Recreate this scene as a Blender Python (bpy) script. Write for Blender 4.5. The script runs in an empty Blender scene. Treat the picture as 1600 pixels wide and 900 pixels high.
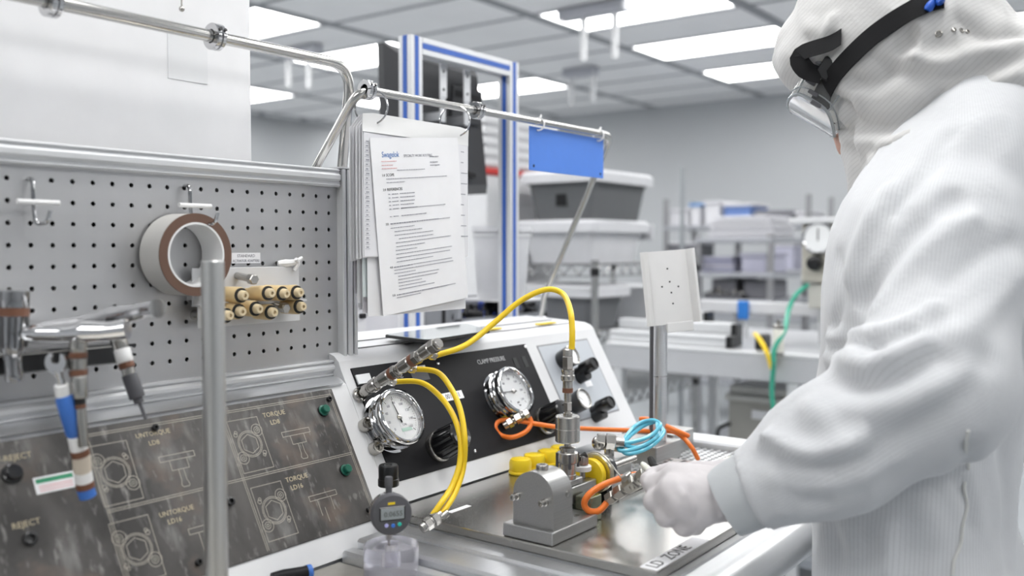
import bpy, bmesh, math, random
import numpy as np
from mathutils import Vector, Matrix, noise as mnoise
from mathutils.bvhtree import BVHTree
scn = bpy.context.scene
COL = scn.collection
PI = math.pi

# ------------------------------------------------------------------ camera, exposure
F_PX, CAM_H = 1450.0, 1.31
PITCH = math.atan(62.0 / F_PX)
TH = math.atan(F_PX / 1080.0)
c_r = Vector((math.cos(TH), -math.sin(TH), 0))
c_h = Vector((math.sin(TH), math.cos(TH), 0))
c_f = c_h * math.cos(PITCH) + Vector((0, 0, -math.sin(PITCH)))
c_u = c_r.cross(c_f)
C0 = Vector((0, 0, CAM_H))
cam = bpy.data.cameras.new('camera')
cam.sensor_width = 36.0
cam.lens = F_PX / 1600.0 * 36.0
cam.clip_start = 0.02
cam.dof.use_dof = True
cam.dof.focus_distance = 1.42
cam.dof.aperture_fstop = 2.6
camo = bpy.data.objects.new('camera', cam)
camo.matrix_world = Matrix((( c_r.x, c_u.x, -c_f.x, 0), (c_r.y, c_u.y, -c_f.y, 0),
                            (c_r.z, c_u.z, -c_f.z, CAM_H), (0, 0, 0, 1)))
COL.objects.link(camo)
scn.camera = camo
vs = scn.view_settings
vs.view_transform = 'Standard'; vs.look = 'None'; vs.gamma = 1.0; vs.use_curve_mapping = False
vs.exposure = 0.58
scn.cycles.use_denoising = True
scn.cycles.sample_clamp_indirect = 6.0
LAMP = 7.0            # brightness of the ceiling light panels

world = bpy.data.worlds.new('world'); scn.world = world; world.use_nodes = True
world.node_tree.nodes['Background'].inputs[0].default_value = (0.8, 0.85, 0.9, 1)
world.node_tree.nodes['Background'].inputs[1].default_value = 0.3

# ------------------------------------------------------------------ survey helpers: where a sighted point lies on a known plane
def ray(x, y): return c_f + c_r * ((x - 800) / F_PX) - c_u * ((y - 450) / F_PX)
def on_plane(x, y, n, d):
    r = ray(x, y); n = Vector(n); return C0 + r * ((d - n.dot(C0)) / n.dot(r))
def Xp(x, y, v): return on_plane(x, y, (1, 0, 0), v)
def Yp(x, y, v): return on_plane(x, y, (0, 1, 0), v)
def Zp(x, y, v): return on_plane(x, y, (0, 0, 1), v)
def Dp(x, y, d): return C0 + ray(x, y) * d

# ------------------------------------------------------------------ mesh builder
class MB:
    def __init__(s): s.v = []; s.f = []; s.m = None
    def add(s, vs, fs):
        o = len(s.v)
        if s.m is not None: vs = [s.m @ Vector(p) for p in vs]
        s.v += [tuple(p) for p in vs]; s.f += [tuple(i + o for i in f) for f in fs]; return s
    def addbm(s, bm):
        bm.verts.index_update()
        s.add([v.co.copy() for v in bm.verts], [[v.index for v in f.verts] for f in bm.faces]); bm.free(); return s
    def box(s, lo, hi, bev=0.0, seg=1, M=None):
        bm = bmesh.new(); bmesh.ops.create_cube(bm, size=1)
        for v in bm.verts: v.co = Vector([(lo[i] + hi[i]) / 2 + v.co[i] * (hi[i] - lo[i]) for i in range(3)])
        if bev: bmesh.ops.bevel(bm, geom=bm.edges[:], offset=bev, segments=seg, affect='EDGES', profile=0.5)
        if M is not None: bm.transform(M)
        return s.addbm(bm)
    def lathe(s, prof, o=(0, 0, 0), ax=(0, 0, 1), n=24, c0=True, c1=True):
        o = Vector(o); ax = Vector(ax).normalized()
        t = Vector((0, 0, 1)) if abs(ax.z) < .9 else Vector((1, 0, 0))
        e1 = ax.cross(t).normalized(); e2 = ax.cross(e1)
        V = []; Fc = []
        for r, h in prof:
            for k in range(n):
                a = 2 * PI * k / n
                V.append(o + ax * h + e1 * (r * math.cos(a)) + e2 * (r * math.sin(a)))
        for i in range(len(prof) - 1):
            for k in range(n):
                k2 = (k + 1) % n
                Fc.append((i * n + k, i * n + k2, (i + 1) * n + k2, (i + 1) * n + k))
        if c0: Fc.append(tuple(range(n))[::-1])
        if c1: Fc.append(tuple((len(prof) - 1) * n + k for k in range(n)))
        return s.add(V, Fc)
    def cyl(s, p0, p1, r0, r1=None, n=20, bev=0.0):
        p0 = Vector(p0); p1 = Vector(p1); L = (p1 - p0).length
        if r1 is None: r1 = r0
        pr = [(r0, 0), (r1, L)] if not bev else [(r0 - bev, 0), (r0, bev), (r1, L - bev), (r1 - bev, L)]
        return s.lathe(pr, p0, p1 - p0, n)
    def tube(s, pts, r, n=10, closed=False, cap=True):
        P = [Vector(p) for p in pts]; N = len(P); V = []; Fc = []
        tan = []
        for i in range(N):
            a = P[(i - 1) % N] if (closed or i > 0) else P[0]
            b = P[(i + 1) % N] if (closed or i < N - 1) else P[-1]
            tan.append((b - a).normalized())
        t = Vector((0, 0, 1)) if abs(tan[0].z) < .9 else Vector((1, 0, 0))
        e1 = tan[0].cross(t).normalized()
        for i in range(N):
            if i:
                e1 = (e1 - tan[i] * e1.dot(tan[i])).normalized()
            e2 = tan[i].cross(e1)
            rr = r[i] if isinstance(r, (list, tuple)) else r
            for k in range(n):
                a = 2 * PI * k / n
                V.append(P[i] + e1 * (rr * math.cos(a)) + e2 * (rr * math.sin(a)))
        for i in range(N if closed else N - 1):
            j = (i + 1) % N
            for k in range(n):
                k2 = (k + 1) % n
                Fc.append((i * n + k, i * n + k2, j * n + k2, j * n + k))
        if not closed and cap:
            Fc.append(tuple(range(n))[::-1]); Fc.append(tuple((N - 1) * n + k for k in range(n)))
        return s.add(V, Fc)
    def torus(s, c, ax, R, r, n=32, m=10):
        c = Vector(c); ax = Vector(ax).normalized()
        t = Vector((0, 0, 1)) if abs(ax.z) < .9 else Vector((1, 0, 0))
        e1 = ax.cross(t).normalized(); e2 = ax.cross(e1)
        return s.tube([c + e1 * (R * math.cos(2 * PI * k / n)) + e2 * (R * math.sin(2 * PI * k / n)) for k in range(n)], r, m, closed=True)
    def ball(s, c, r, n=16, m=10):
        if not isinstance(r, (tuple, list)): r = (r, r, r)
        V = [(c[0], c[1], c[2] - r[2])]; Fc = []
        for i in range(1, m):
            a = PI * i / m
            for k in range(n):
                b = 2 * PI * k / n
                V.append((c[0] + r[0] * math.sin(a) * math.cos(b), c[1] + r[1] * math.sin(a) * math.sin(b), c[2] - r[2] * math.cos(a)))
        V.append((c[0], c[1], c[2] + r[2])); L = len(V) - 1
        for k in range(n):
            k2 = (k + 1) % n
            Fc.append((0, 1 + k2, 1 + k)); Fc.append((L, 1 + (m - 2) * n + k, 1 + (m - 2) * n + k2))
            for i in range(m - 2):
                Fc.append((1 + i * n + k, 1 + i * n + k2, 1 + (i + 1) * n + k2, 1 + (i + 1) * n + k))
        return s.add(V, Fc)
    def prism(s, poly, fr, h0, h1):
        """poly: (a, b) points in the frame's x-y; extruded h0..h1 along the frame's z"""
        n = len(poly)
        V = [fr @ Vector((a, b, h0)) for a, b in poly] + [fr @ Vector((a, b, h1)) for a, b in poly]
        Fc = [tuple(range(n))[::-1], tuple(range(n, 2 * n))] + [(i, (i + 1) % n, n + (i + 1) % n, n + i) for i in range(n)]
        return s.add(V, Fc)
    def strip(s, pts, w, fr, h=0.0003, closed=False):
        """raised flat line of width w through 2-D points in frame fr"""
        P = [Vector((a, b)) for a, b in pts]
        if closed: P = P + [P[0]]
        for a, b in zip(P[:-1], P[1:]):
            d = (b - a)
            if d.length < 1e-7: continue
            d.normalize(); q = Vector((-d.y, d.x)) * (w / 2); e = d * (w * .3)
            V = [(a - e + q), (a - e - q), (b + e - q), (b + e + q)]
            s.add([fr @ Vector((p.x, p.y, h)) for p in V], [(0, 1, 2, 3)])
        return s
    def quad(s, a, b, c, d): return s.add([a, b, c, d], [(0, 1, 2, 3)])
    def build(s, name, mat, parent=None, kind=None, angle=35, label=None, flat=False):
        L = ORG.get(parent, Vector()) if parent is not None else Vector()
        me = bpy.data.meshes.new(name)
        me.from_pydata([Vector(p) - L for p in s.v], [], s.f); 
        bm = bmesh.new(); bm.from_mesh(me); bmesh.ops.recalc_face_normals(bm, faces=bm.faces); bm.to_mesh(me); bm.free()
        if not flat:
            me.polygons.foreach_set('use_smooth', [True] * len(me.polygons))
            me.set_sharp_from_angle(angle=math.radians(angle))
        me.materials.append(mat); me.update()
        o = bpy.data.objects.new(name, me); COL.objects.link(o)
        if parent is not None: o.parent = parent; ORG[o] = L
        if kind: o['kind'] = kind
        if label: o['label'] = label
        return o
ORG = {}
def thing(name, label, cat, loc=(0, 0, 0), group=None):
    o = bpy.data.objects.new(name, None); o.empty_display_size = .02; COL.objects.link(o)
    o.location = loc; ORG[o] = Vector(loc); o['label'] = label; o['category'] = cat
    if group: o['group'] = group
    return o
def tag(o, label, cat, group=None):
    o['label'] = label; o['category'] = cat
    if group: o['group'] = group
    return o
def dup(root, loc, label=None, rot=None, scale=None):
    r = root.copy(); COL.objects.link(r); r.location = loc
    if rot is not None: r.rotation_euler = rot
    if scale is not None: r.scale = scale
    if label: r['label'] = label
    for ch in list(root.children):
        c = ch.copy(); COL.objects.link(c); c.parent = r
        for g in list(ch.children):
            d = g.copy(); COL.objects.link(d); d.parent = c
    return r
def frame(o, x, y, z=None):
    o = Vector(o); x = Vector(x).normalized(); y = Vector(y)
    y = (y - x * y.dot(x)).normalized(); z = x.cross(y)
    return Matrix(((x.x, y.x, z.x, o.x), (x.y, y.y, z.y, o.y), (x.z, y.z, z.z, o.z), (0, 0, 0, 1)))
def text(body, fr, size, mat, parent, name='lettering', align='CENTER', ext=0.0002, sx=1.0, spacing=1.0, bold=0.0):
    cu = bpy.data.curves.new(name, 'FONT'); cu.body = body; cu.size = size; cu.extrude = ext; cu.offset = bold
    cu.align_x = align; cu.align_y = 'CENTER'; cu.space_character = spacing; cu.resolution_u = 2
    tmp = bpy.data.objects.new('tmp', cu)
    me = bpy.data.meshes.new_from_object(tmp); bpy.data.objects.remove(tmp); bpy.data.curves.remove(cu)
    me.transform(Matrix.Diagonal((sx, 1, 1, 1)))
    me.materials.clear(); me.materials.append(mat); me.name = name
    o = bpy.data.objects.new(name, me); COL.objects.link(o); o['kind'] = 'stuff'
    if parent is not None:
        o.parent = parent; ORG[o] = ORG.get(parent, Vector()); fr = Matrix.Translation(-ORG[o]) @ fr
    o.matrix_basis = fr
    return o
def spline(pts, k=8, closed=False):
    P = [Vector(p) for p in pts]; N = len(P); out = []
    for i in range(N if closed else N - 1):
        g = lambda j: P[j % N] if closed else P[max(0, min(N - 1, j))]
        p0, p1, p2, p3 = g(i - 1), g(i), g(i + 1), g(i + 2)
        for t in range(k):
            u = t / k
            out.append(0.5 * ((2 * p1) + (p2 - p0) * u + (2 * p0 - 5 * p1 + 4 * p2 - p3) * u * u + (3 * p1 - p0 - 3 * p2 + p3) * u ** 3))
    if not closed: out.append(P[-1])
    return out
def fillet(pts, rad, k=8):
    P = [Vector(p) for p in pts]; out = [P[0]]
    for i in range(1, len(P) - 1):
        a = (P[i - 1] - P[i]).normalized(); b = (P[i + 1] - P[i]).normalized()
        ang = a.angle(b); d = min(rad / math.tan(ang / 2), (P[i - 1] - P[i]).length * .49, (P[i + 1] - P[i]).length * .49)
        s0 = P[i] + a * d; s1 = P[i] + b * d
        for t in range(k + 1):
            u = t / k; out.append(s0 * (1 - u) ** 2 + P[i] * 2 * u * (1 - u) + s1 * u * u)
    out.append(P[-1]); return out

# ------------------------------------------------------------------ materials
MATS = {}
def M(name, col, rough=.5, metal=0.0, var=0.0, vs=(20, 20, 20), vcol=None, bump=0.0, bs=None, rvar=0.0, trans=0.0, ior=1.45, emit=None, es=0.0, alpha=1.0, coat=0.0, aniso=None, sheen=0.0, det=3.0):
    if name in MATS: return MATS[name]
    m = bpy.data.materials.new(name); m.use_nodes = True; nt = m.node_tree; b = nt.nodes['Principled BSDF']
    c = (*col, 1)
    b.inputs['Base Color'].default_value = c; b.inputs['Roughness'].default_value = rough; b.inputs['Metallic'].default_value = metal
    b.inputs['IOR'].default_value = ior; b.inputs['Transmission Weight'].default_value = trans; b.inputs['Alpha'].default_value = alpha
    b.inputs['Coat Weight'].default_value = coat; b.inputs['Sheen Weight'].default_value = sheen
    if emit: b.inputs['Emission Color'].default_value = (*emit, 1); b.inputs['Emission Strength'].default_value = es
    tc = nt.nodes.new('ShaderNodeTexCoord')
    def nz(sc, d=det):
        mp = nt.nodes.new('ShaderNodeMapping'); mp.inputs['Scale'].default_value = sc; nt.links.new(tc.outputs['Object'], mp.inputs[0])
        n = nt.nodes.new('ShaderNodeTexNoise'); n.inputs['Scale'].default_value = 1.0; n.inputs['Detail'].default_value = d
        nt.links.new(mp.outputs[0], n.inputs['Vector']); return n
    n = nz(vs)
    mx = nt.nodes.new('ShaderNodeMix'); mx.data_type = 'RGBA'
    v2 = vcol if vcol else tuple(max(0, x * (1 - max(var, .03))) for x in col)
    mx.inputs[6].default_value = c; mx.inputs[7].default_value = (*v2, 1)
    rp = nt.nodes.new('ShaderNodeMapRange'); rp.inputs[1].default_value = .35; rp.inputs[2].default_value = .65
    nt.links.new(n.outputs[0], rp.inputs[0]); nt.links.new(rp.outputs[0], mx.inputs[0]); nt.links.new(mx.outputs[2], b.inputs['Base Color'])
    if rvar:
        r2 = nt.nodes.new('ShaderNodeMapRange'); r2.inputs[1].default_value = .3; r2.inputs[2].default_value = .7
        r2.inputs[3].default_value = max(0, rough - rvar); r2.inputs[4].default_value = rough + rvar
        nt.links.new(n.outputs[0], r2.inputs[0]); nt.links.new(r2.outputs[0], b.inputs['Roughness'])
    if bump:
        nb = nz(bs or vs); bp = nt.nodes.new('ShaderNodeBump'); bp.inputs['Strength'].default_value = bump; bp.inputs['Distance'].default_value = .001
        nt.links.new(nb.outputs[0], bp.inputs['Height']); nt.links.new(bp.outputs[0], b.inputs['Normal'])
    MATS[name] = m; return m
alu = M('anodised_aluminium', (.70, .71, .73), .32, .9, .05, (4, 400, 400), bump=.03)
alu_w = M('silver_painted', (.66, .67, .685), .40, .35, .03)
whitep = M('white_powder_coat', (.66, .665, .68), .45, 0, .03)
steel_b = M('brushed_steel', (.44, .44, .435), .36, .95, .10, (3, 600, 600), bump=.05)
steel_v = M('turned_steel', (.50, .49, .47), .27, 1.0, .10, (600, 600, 3), bump=.05)
steel_peg = M('pegboard_steel', (.58, .58, .59), .42, .85, .12, (2.0, 90, 9), bump=.04, bs=(2, 500, 500))
steel_d = M('grained_steel', (.43, .42, .40), .25, .95, .07, (600, 600, 600), bump=.008, bs=(800, 800, 800), rvar=.03)
chrome = M('chrome', (.62, .62, .63), .08, 1.0, .02)
nickel = M('nickel', (.47, .455, .43), .24, 1.0, .06, (200, 200, 200))
tubeM = M('polished_tube', (.58, .57, .55), .18, 1.0, .04)
blackp = M('black_plastic', (.007, .007, .008), .28, 0, .1, coat=.3)
blackm = M('black_panel_coat', (.016, .016, .018), .45, 0, .08, (30, 30, 30), ior=1.22)
darkgrey = M('dark_grey_plastic', (.09, .09, .10), .5)
rubber = M('matte_rubber', (.02, .02, .02), .7)
whitepl = M('white_plastic', (.82, .82, .82), .35)
paper = M('paper', (.86, .86, .88), .6)
yellow = M('yellow_hose', (.85, .58, .02), .35)
yellowc = M('yellow_cap_plastic', (.86, .62, .02), .32)
orange = M('orange_hose', (.85, .20, .03), .35)
brownt = M('brown_tape', (.17, .075, .045), .45)
beige = M('beige_plastic', (.66, .50, .27), .45, 0, .08)
bluep = M('blue_plastic', (.05, .17, .55), .4)
ink = M('black_ink', (.03, .03, .03), .6)
ink_g = M('grey_ink', (.32, .32, .36), .7)
ink_b = M('blue_ink', (.03, .17, .50), .6)
ink_r = M('red_ink', (.55, .08, .07), .6)
ink_gr = M('green_ink', (.05, .30, .16), .6)
# ------------------------------------------------------------------ the room
X0, X1, Y0, Y1, ZC = -3.2, 8.5, -3.3, 8.2, 2.75
wallM = M('wall_paint', (.47, .485, .50), .6, 0, .03, (1, 1, 1))
ceilM = M('ceiling_tile_vinyl', (.88, .88, .885), .55, 0, .04, (3, 3, 3))
gridM = M('ceiling_grid_paint', (.27, .28, .30), .5)
floorM = M('floor_vinyl', (.36, .38, .40), .25, 0, .06, (.8, .8, .8))
def struct(name, mb, mat): o = mb.build(name, mat); o['kind'] = 'structure'; return o
flo = struct('floor', MB().box((X0, Y0, -.1), (X1, Y1, 0)), floorM)
struct('wall_back', MB().box((X1, Y0, 0), (X1 + .1, Y1, ZC)), wallM)
struct('wall_left', MB().box((X0, Y1, 0), (X1, Y1 + .1, ZC)), wallM)
struct('wall_right', MB().box((X0, Y0 - .1, 0), (X1, Y0, ZC)), wallM)
struct('wall_front', MB().box((X0 - .1, Y0, 0), (X0, Y1, ZC)), wallM)
struct('baseboard_back', MB().box((X1 - .015, Y0, 0), (X1, Y1, .1)), M('baseboard_vinyl', (.35, .36, .38), .5))
struct('baseboard_left', MB().box((X0, Y1 - .015, 0), (X1, Y1, .1)), MATS['baseboard_vinyl'])
cei = struct('ceiling', MB().box((X0, Y0, ZC + .03), (X1, Y1, ZC + .13)), gridM)
TX, TY, GX, GY = .58, 1.16, 4.72, 3.38
gm = MB()
nx0, nx1 = math.floor((X0 - GX) / TX), math.ceil((X1 - GX) / TX)
ny0, ny1 = math.floor((Y0 - GY) / TY), math.ceil((Y1 - GY) / TY)
for i in range(nx0, nx1 + 1):
    x = GX + i * TX
    if X0 < x < X1: gm.box((x - .014, Y0, ZC - .004), (x + .014, Y1, ZC + .03))
for j in range(ny0, ny1 + 1):
    y = GY + j * TY
    if Y0 < y < Y1: gm.box((X0, y - .035, ZC - .006), (X1, y + .035, ZC + .03))
g = gm.build('ceiling_grid', gridM, cei); g['kind'] = 'stuff'
# lit bays: column index i (x), row j (y)
LIT = {(0, -1), (2, -1), (4, -1), (-2, -1), (-4, -1), (-6, -1), (-8, -1), (-10, -1),
       (0, 1), (-2, 1), (3, 1), (-4, 1), (-6, 1), (-8, 1), (-10, 1),
       (1, 3), (3, 2), (-3, 3), (-7, 3), (5, 3),
       (1, -3), (3, -3), (-1, -3), (-3, -3), (-5, -3), (-7, -3), (-10, -3), (-12, -1), (-12, -3),
       (0, -5), (3, -5), (-3, -5), (-6, -5), (-9, -5)}
tile = MB().box((-TX / 2 + .012, -TY / 2 + .033, 0), (TX / 2 - .012, TY / 2 - .033, .02), .006).build('ceiling_tile', ceilM, cei)
first = True
diffM = M('lit_diffuser', (.9, .9, .9), .5, emit=(1.0, .995, .98), es=LAMP)
fr_mb = MB()
for a in (-1, 1):
    fr_mb.box((a * (TX / 2 - .02) - .012, -TY / 2 + .034, -.004), (a * (TX / 2 - .02) + .012, TY / 2 - .034, .024))
    fr_mb.box((-TX / 2 + .01, a * (TY / 2 - .042) - .012, -.004), (TX / 2 - .01, a * (TY / 2 - .042) + .012, .024))
BAY = {-5: 'bay by the right wall', -3: 'bay behind the operator', -1: 'first bay', 1: 'second bay', 2: 'third bay', 3: 'fourth bay'}
ORD = ('first', 'second', 'third', 'fourth', 'fifth', 'sixth', 'seventh', 'eighth', 'ninth', 'tenth', 'eleventh')
root0 = None
rank = {}
for (i, j) in sorted(LIT, reverse=True):
    cx, cy = GX + (i + .5) * TX, GY + (j + .5) * TY
    if not (X0 < cx < X1 and Y0 < cy < Y1): continue
    rank[j] = rank.get(j, 0) + 1
    lab = 'white light panel in the ceiling, %s, %s from the back wall' % (BAY[j], ORD[rank[j] - 1])
    if root0 is None:
        root0 = thing('ceiling_light', lab, 'light', (0, 0, 0), 'recessed ceiling lights')
        fr_mb.build('light_frame', whitep, root0)
        MB().box((-TX / 2 + .03, -TY / 2 + .05, .004), (TX / 2 - .03, TY / 2 - .05, .012)).build('diffuser', diffM, root0)
        root0.location = (cx, cy, ZC); ORG[root0] = Vector((cx, cy, ZC))
    else: dup(root0, (cx, cy, ZC), lab)
for i in range(nx0, nx1 + 1):
    for j in range(ny0, ny1 + 1):
        cx, cy = GX + (i + .5) * TX, GY + (j + .5) * TY
        if not (X0 + .3 < cx < X1 + .2 and Y0 + .2 < cy < Y1 + .4) or (i, j) in LIT: continue
        if cx < .6: continue
        if first: t = tile; first = False
        else: t = tile.copy(); COL.objects.link(t)
        t.location = (cx, cy, ZC)
# past the tiles the photograph shows, the grid is closed by one plain run of tiles
mt = MB()
for i in range(nx0, nx1 + 1):
    for j in range(ny0, ny1 + 1):
        cx, cy = GX + (i + .5) * TX, GY + (j + .5) * TY
        if (i, j) in LIT or not (X0 + .3 < cx < .6 and Y0 + .2 < cy < Y1 + .4): continue
        mt.box((cx - TX / 2 + .012, cy - TY / 2 + .033, ZC), (cx + TX / 2 - .012, cy + TY / 2 - .033, ZC + .02))
o = mt.build('tile_run', ceilM, cei); o['kind'] = 'stuff'
# ioniser bars hanging from the ceiling
def ioniser(a, b, rods, lab):
    pa = Zp(*a, ZC); pb = Zp(*b, ZC)
    cy = (pa.y + pb.y) / 2; cx = (pa.x + pb.x) / 2; L = abs(pa.y - pb.y) / 2
    t = thing('ceiling_ioniser', lab, 'ioniser', (cx, cy, ZC), 'ceiling ionisers')
    MB().box((cx - .05, cy - L, ZC - .07), (cx + .05, cy + L, ZC - .006), .008).build('housing', M('ioniser_grey', (.45, .46, .50), .5), t)
    for rx, ry0, ry1 in rods:
        y = Xp(rx, ry0, cx).y; zb = Xp(rx, ry1, cx).z
        y = max(cy - L + .03, min(cy + L - .03, y))
        MB().cyl((cx, y, ZC - .06), (cx, y, zb), .021, .018, 12).build('emitter_rod', whitep, t)
ioniser((870, 14), (985, 0), [(912, 10, 95), (961, 5, 92)], 'ceiling ioniser with two white rods under the big light panel')
ioniser((880, 108), (935, 103), [(893, 108, 165), (927, 104, 160)], 'small ceiling ioniser with two white rods near the back wall')
ioniser((440, 78), (500, 68), [(450, 80, 136), (482, 76, 138)], 'ceiling ioniser with two white rods seen over the bent steel tube')
# ------------------------------------------------------------------ the workbench
bench = thing('workbench', 'aluminium framed workbench carrying the gauge console and the steel base plate', 'workbench', (.9, .7, 0))
ZW, ZT = .885, .925
MB().box((-.35, .50, ZW - .02), (.858, .931, ZW), .002).build('worktop', M('worktop_steel', (.46, .44, .40), .38, .85, .12, (30, 30, 30)), bench, label='stainless worktop left of the base plate')
MB().box((.86, .47, ZW - .05), (.884, .932, .899), .004).box((.888, .47, ZW - .05), (.935, .932, .9085), .004).box((.938, .47, ZW - .05), (.9725, .932, .9115), .003).build('side_rail', alu, bench)
prof = [(.512, .912), (.50, .9125), (.499, .909), (.496, .909), (.495, .9125), (.478, .911)]
for k in range(1, 12):
    a = math.radians(80 + k * 15); prof.append((.473 + .030 * math.cos(a), .881 + .030 * math.sin(a)))
prof += [(.478, .850), (.512, .850)]
YZ = lambda x: frame((x, 0, 0), (0, 1, 0), (0, 0, 1))
MB().prism(prof, YZ(0), -.35, 1.735).build('front_rail', M('rail_silver', (.74, .75, .76), .33, .55, .03, (3, 300, 300)), bench)
MB().box((1.665, .512, .86), (1.735, .951, .934), .004).build('end_rail', alu_w, bench)
MB().box((.975, .512, .86), (1.40, .958, .912)).box((1.40, .82, .86), (1.665, .958, .912)).box((1.40, .512, .86), (1.665, .60, .912)).build('table_frame', alu, bench)
# perforated drain tray at the far end of the table
pt = MB(); xs = np.arange(1.415, 1.655, .0145); ys = np.arange(.607, .815, .0145)
for i in range(len(xs)):
    pt.box((xs[i] - .0028, .60, .918), (xs[i] + .0028, .82, .9215))
for j in range(len(ys)):
    pt.box((1.405, ys[j] - .0028, .918), (1.662, ys[j] + .0028, .9217))
pt.build('perforated_tray', M('tray_steel', (.72, .73, .74), .3, .6, .05), bench, kind='stuff')
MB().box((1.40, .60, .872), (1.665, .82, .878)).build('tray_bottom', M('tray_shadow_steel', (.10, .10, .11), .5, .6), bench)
for x in (-.25, .80, 1.69):
    for y in (.53, 1.20):
        MB().box((x - .022, y - .022, 0), (x + .022, y + .022, .86), .003).build('leg', alu, bench)
MB().box((-.35, .945, .80), (1.735, 1.28, .884)).build('rear_deck', alu_w, bench)

# ------------------------------------------------------------------ control console
ES = Vector((0, .4843, .8749)); EN = Vector((0, -.8749, .4843)); PO = Vector((0, 1.0064, 1.02))
FR = frame(PO, (1, 0, 0), ES)
def FP(x, s, n=0.0): return FR @ Vector((x, s, n))
def FRn(x, s, n=0.0, rot=0.0): return FR @ Matrix.Translation((x, s, n)) @ Matrix.Rotation(rot, 4, 'Z')
def PN(px, py, n=0.0):
    p = on_plane(px, py, EN, EN.dot(PO) + n); return p.x, (p - PO).dot(ES)
con = thing('control_console', 'white sloped control console with etched steel panel and black gauge panel', 'console', (.98, 1.05, ZW))
def pt_s(s, n=0.0): p = FP(0, s, n); return (p.y, p.z)
shell = [(1.27, .888)]
R_ = [pt_s(-.106), pt_s(.117), (1.0685, 1.1345), (1.078, 1.1425), (1.092, 1.147), (1.12, 1.149), (1.25, 1.1555), (1.268, 1.150), (1.27, 1.13)]
L_ = [pt_s(-.1512), pt_s(.0925), (1.062, 1.1085), (1.071, 1.1115), (1.12, 1.1115), (1.26, 1.1115), (1.27, 1.10)]
MB().prism([(1.27, .926)] + R_, YZ(0), .9855, 1.735).build('console_body', whitep, con, angle=25)
MB().prism([(1.27, .886)] + L_, YZ(0), -.35, .985).build('console_body', whitep, con, angle=25)
# dark cove strip above the etched panel
MB().prism([pt_s(.0925, .001), pt_s(.094, .006), (1.060, 1.1125), (1.073, 1.1135), (1.075, 1.1115), (1.0615, 1.108)], YZ(0), -.35, .975).build('cove_strip', alu, con)
# grooves and fascia joint lines
MB().box((.99, 1.095, 1.1465), (1.70, 1.0985, 1.1492)).box((.99, 1.155, 1.151), (1.70, 1.159, 1.1524)).build('top_groove', M('groove_shadow', (.25, .25, .26), .6), con)
def panel(x0, x1, s0, s1, n0, n1, name, mat, bev=.0008):
    return MB().box((x0, s0, n0), (x1, s1, n1), bev, M=FR).build(name, mat, con)
etchM = M('etched_steel', (.105, .099, .095), .50, .30, .5, (14, 6, 9), vcol=(.045, .043, .042), det=9, bump=.05, bs=(300, 300, 300), rvar=.10)
def weather(m):
    nt = m.node_tree; b = nt.nodes['Principled BSDF']; src = b.inputs['Base Color'].links[0].from_socket
    tc = nt.nodes.new('ShaderNodeTexCoord'); prev = src
    for sc, lo, hi, colr in (((45, 20, 14), .54, .76, (.24, .235, .23)), ((14, 20, 20), .57, .72, (.15, .115, .095)), ((120, 55, 40), .60, .76, (.30, .29, .28))):
        mp = nt.nodes.new('ShaderNodeMapping'); mp.inputs['Scale'].default_value = sc; nt.links.new(tc.outputs['Object'], mp.inputs[0])
        n = nt.nodes.new('ShaderNodeTexNoise'); n.inputs['Scale'].default_value = 1; n.inputs['Detail'].default_value = 8; nt.links.new(mp.outputs[0], n.inputs['Vector'])
        r = nt.nodes.new('ShaderNodeMapRange'); r.inputs[1].default_value = lo; r.inputs[2].default_value = hi; r.inputs[4].default_value = .75; nt.links.new(n.outputs[0], r.inputs[0])
        mx = nt.nodes.new('ShaderNodeMix'); mx.data_type = 'RGBA'; mx.inputs[7].default_value = (*colr, 1)
        nt.links.new(r.outputs[0], mx.inputs[0]); nt.links.new(prev, mx.inputs[6]); prev = mx.outputs[2]
    nt.links.new(prev, b.inputs['Base Color'])
weather(etchM)
etched = panel(-.05, .9523, -.1161, .0892, -.002, .0022, 'etched_panel', etchM)
black = panel(1.0042, 1.468, -.073, .117, -.002, .002, 'gauge_panel', blackm)
MB().box((1.503, -.0585, -.002), (1.692, .110, .0008), .0005, M=FR).build('panel_seam', MATS['groove_shadow'], con)
grey = panel(1.506, 1.689, -.0555, .107, -.001, .0014, 'regulator_panel', M('grey_panel_paint', (.46, .49, .53), .42, .1))
# engraved drawings on the etched panel
engM = M('engraved_line', (.42, .39, .34), .6, .2, .1); engT = M('engraved_letter_fill', (.50, .43, .30), .6)
LW = .0008
def circ(cx, cy, r, n=26): return [(cx + r * math.cos(2 * PI * k / n), cy + r * math.sin(2 * PI * k / n)) for k in range(n)]
e = MB(); E0 = FR @ Matrix.Translation((0, 0, .0022))
def S(p, w=LW, closed=False): e.strip(p, w, E0, .0002, closed)
def plan(x, s, mir=1):
    w, h = .0488, .0735; cx, cy = x + w / 2, s - h / 2 + .001
    S([(x, s), (x + w, s), (x + w, s - h), (x, s - h)], closed=True)
    for r in (.0185, .0165): S(circ(cx, cy, r), closed=True)
    S([(cx + .0135 * math.cos(PI * k / 3 + .5), cy + .0135 * math.sin(PI * k / 3 + .5)) for k in range(6)], closed=True)
    for sg in (1, -1):
        bx, by = cx + sg * mir * .0172, cy + sg * .0172
        for r in (.0085, .0045, .0018): S(circ(bx, by, r, 18), closed=True)
        bx, by = cx + sg * mir * .0178, cy - sg * .0155
        for q, r in ((0, .0028), (.0042, .0022)): S(circ(bx - sg * mir * q * .3, by - sg * q * .9 * .8, r, 12), closed=True)
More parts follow.
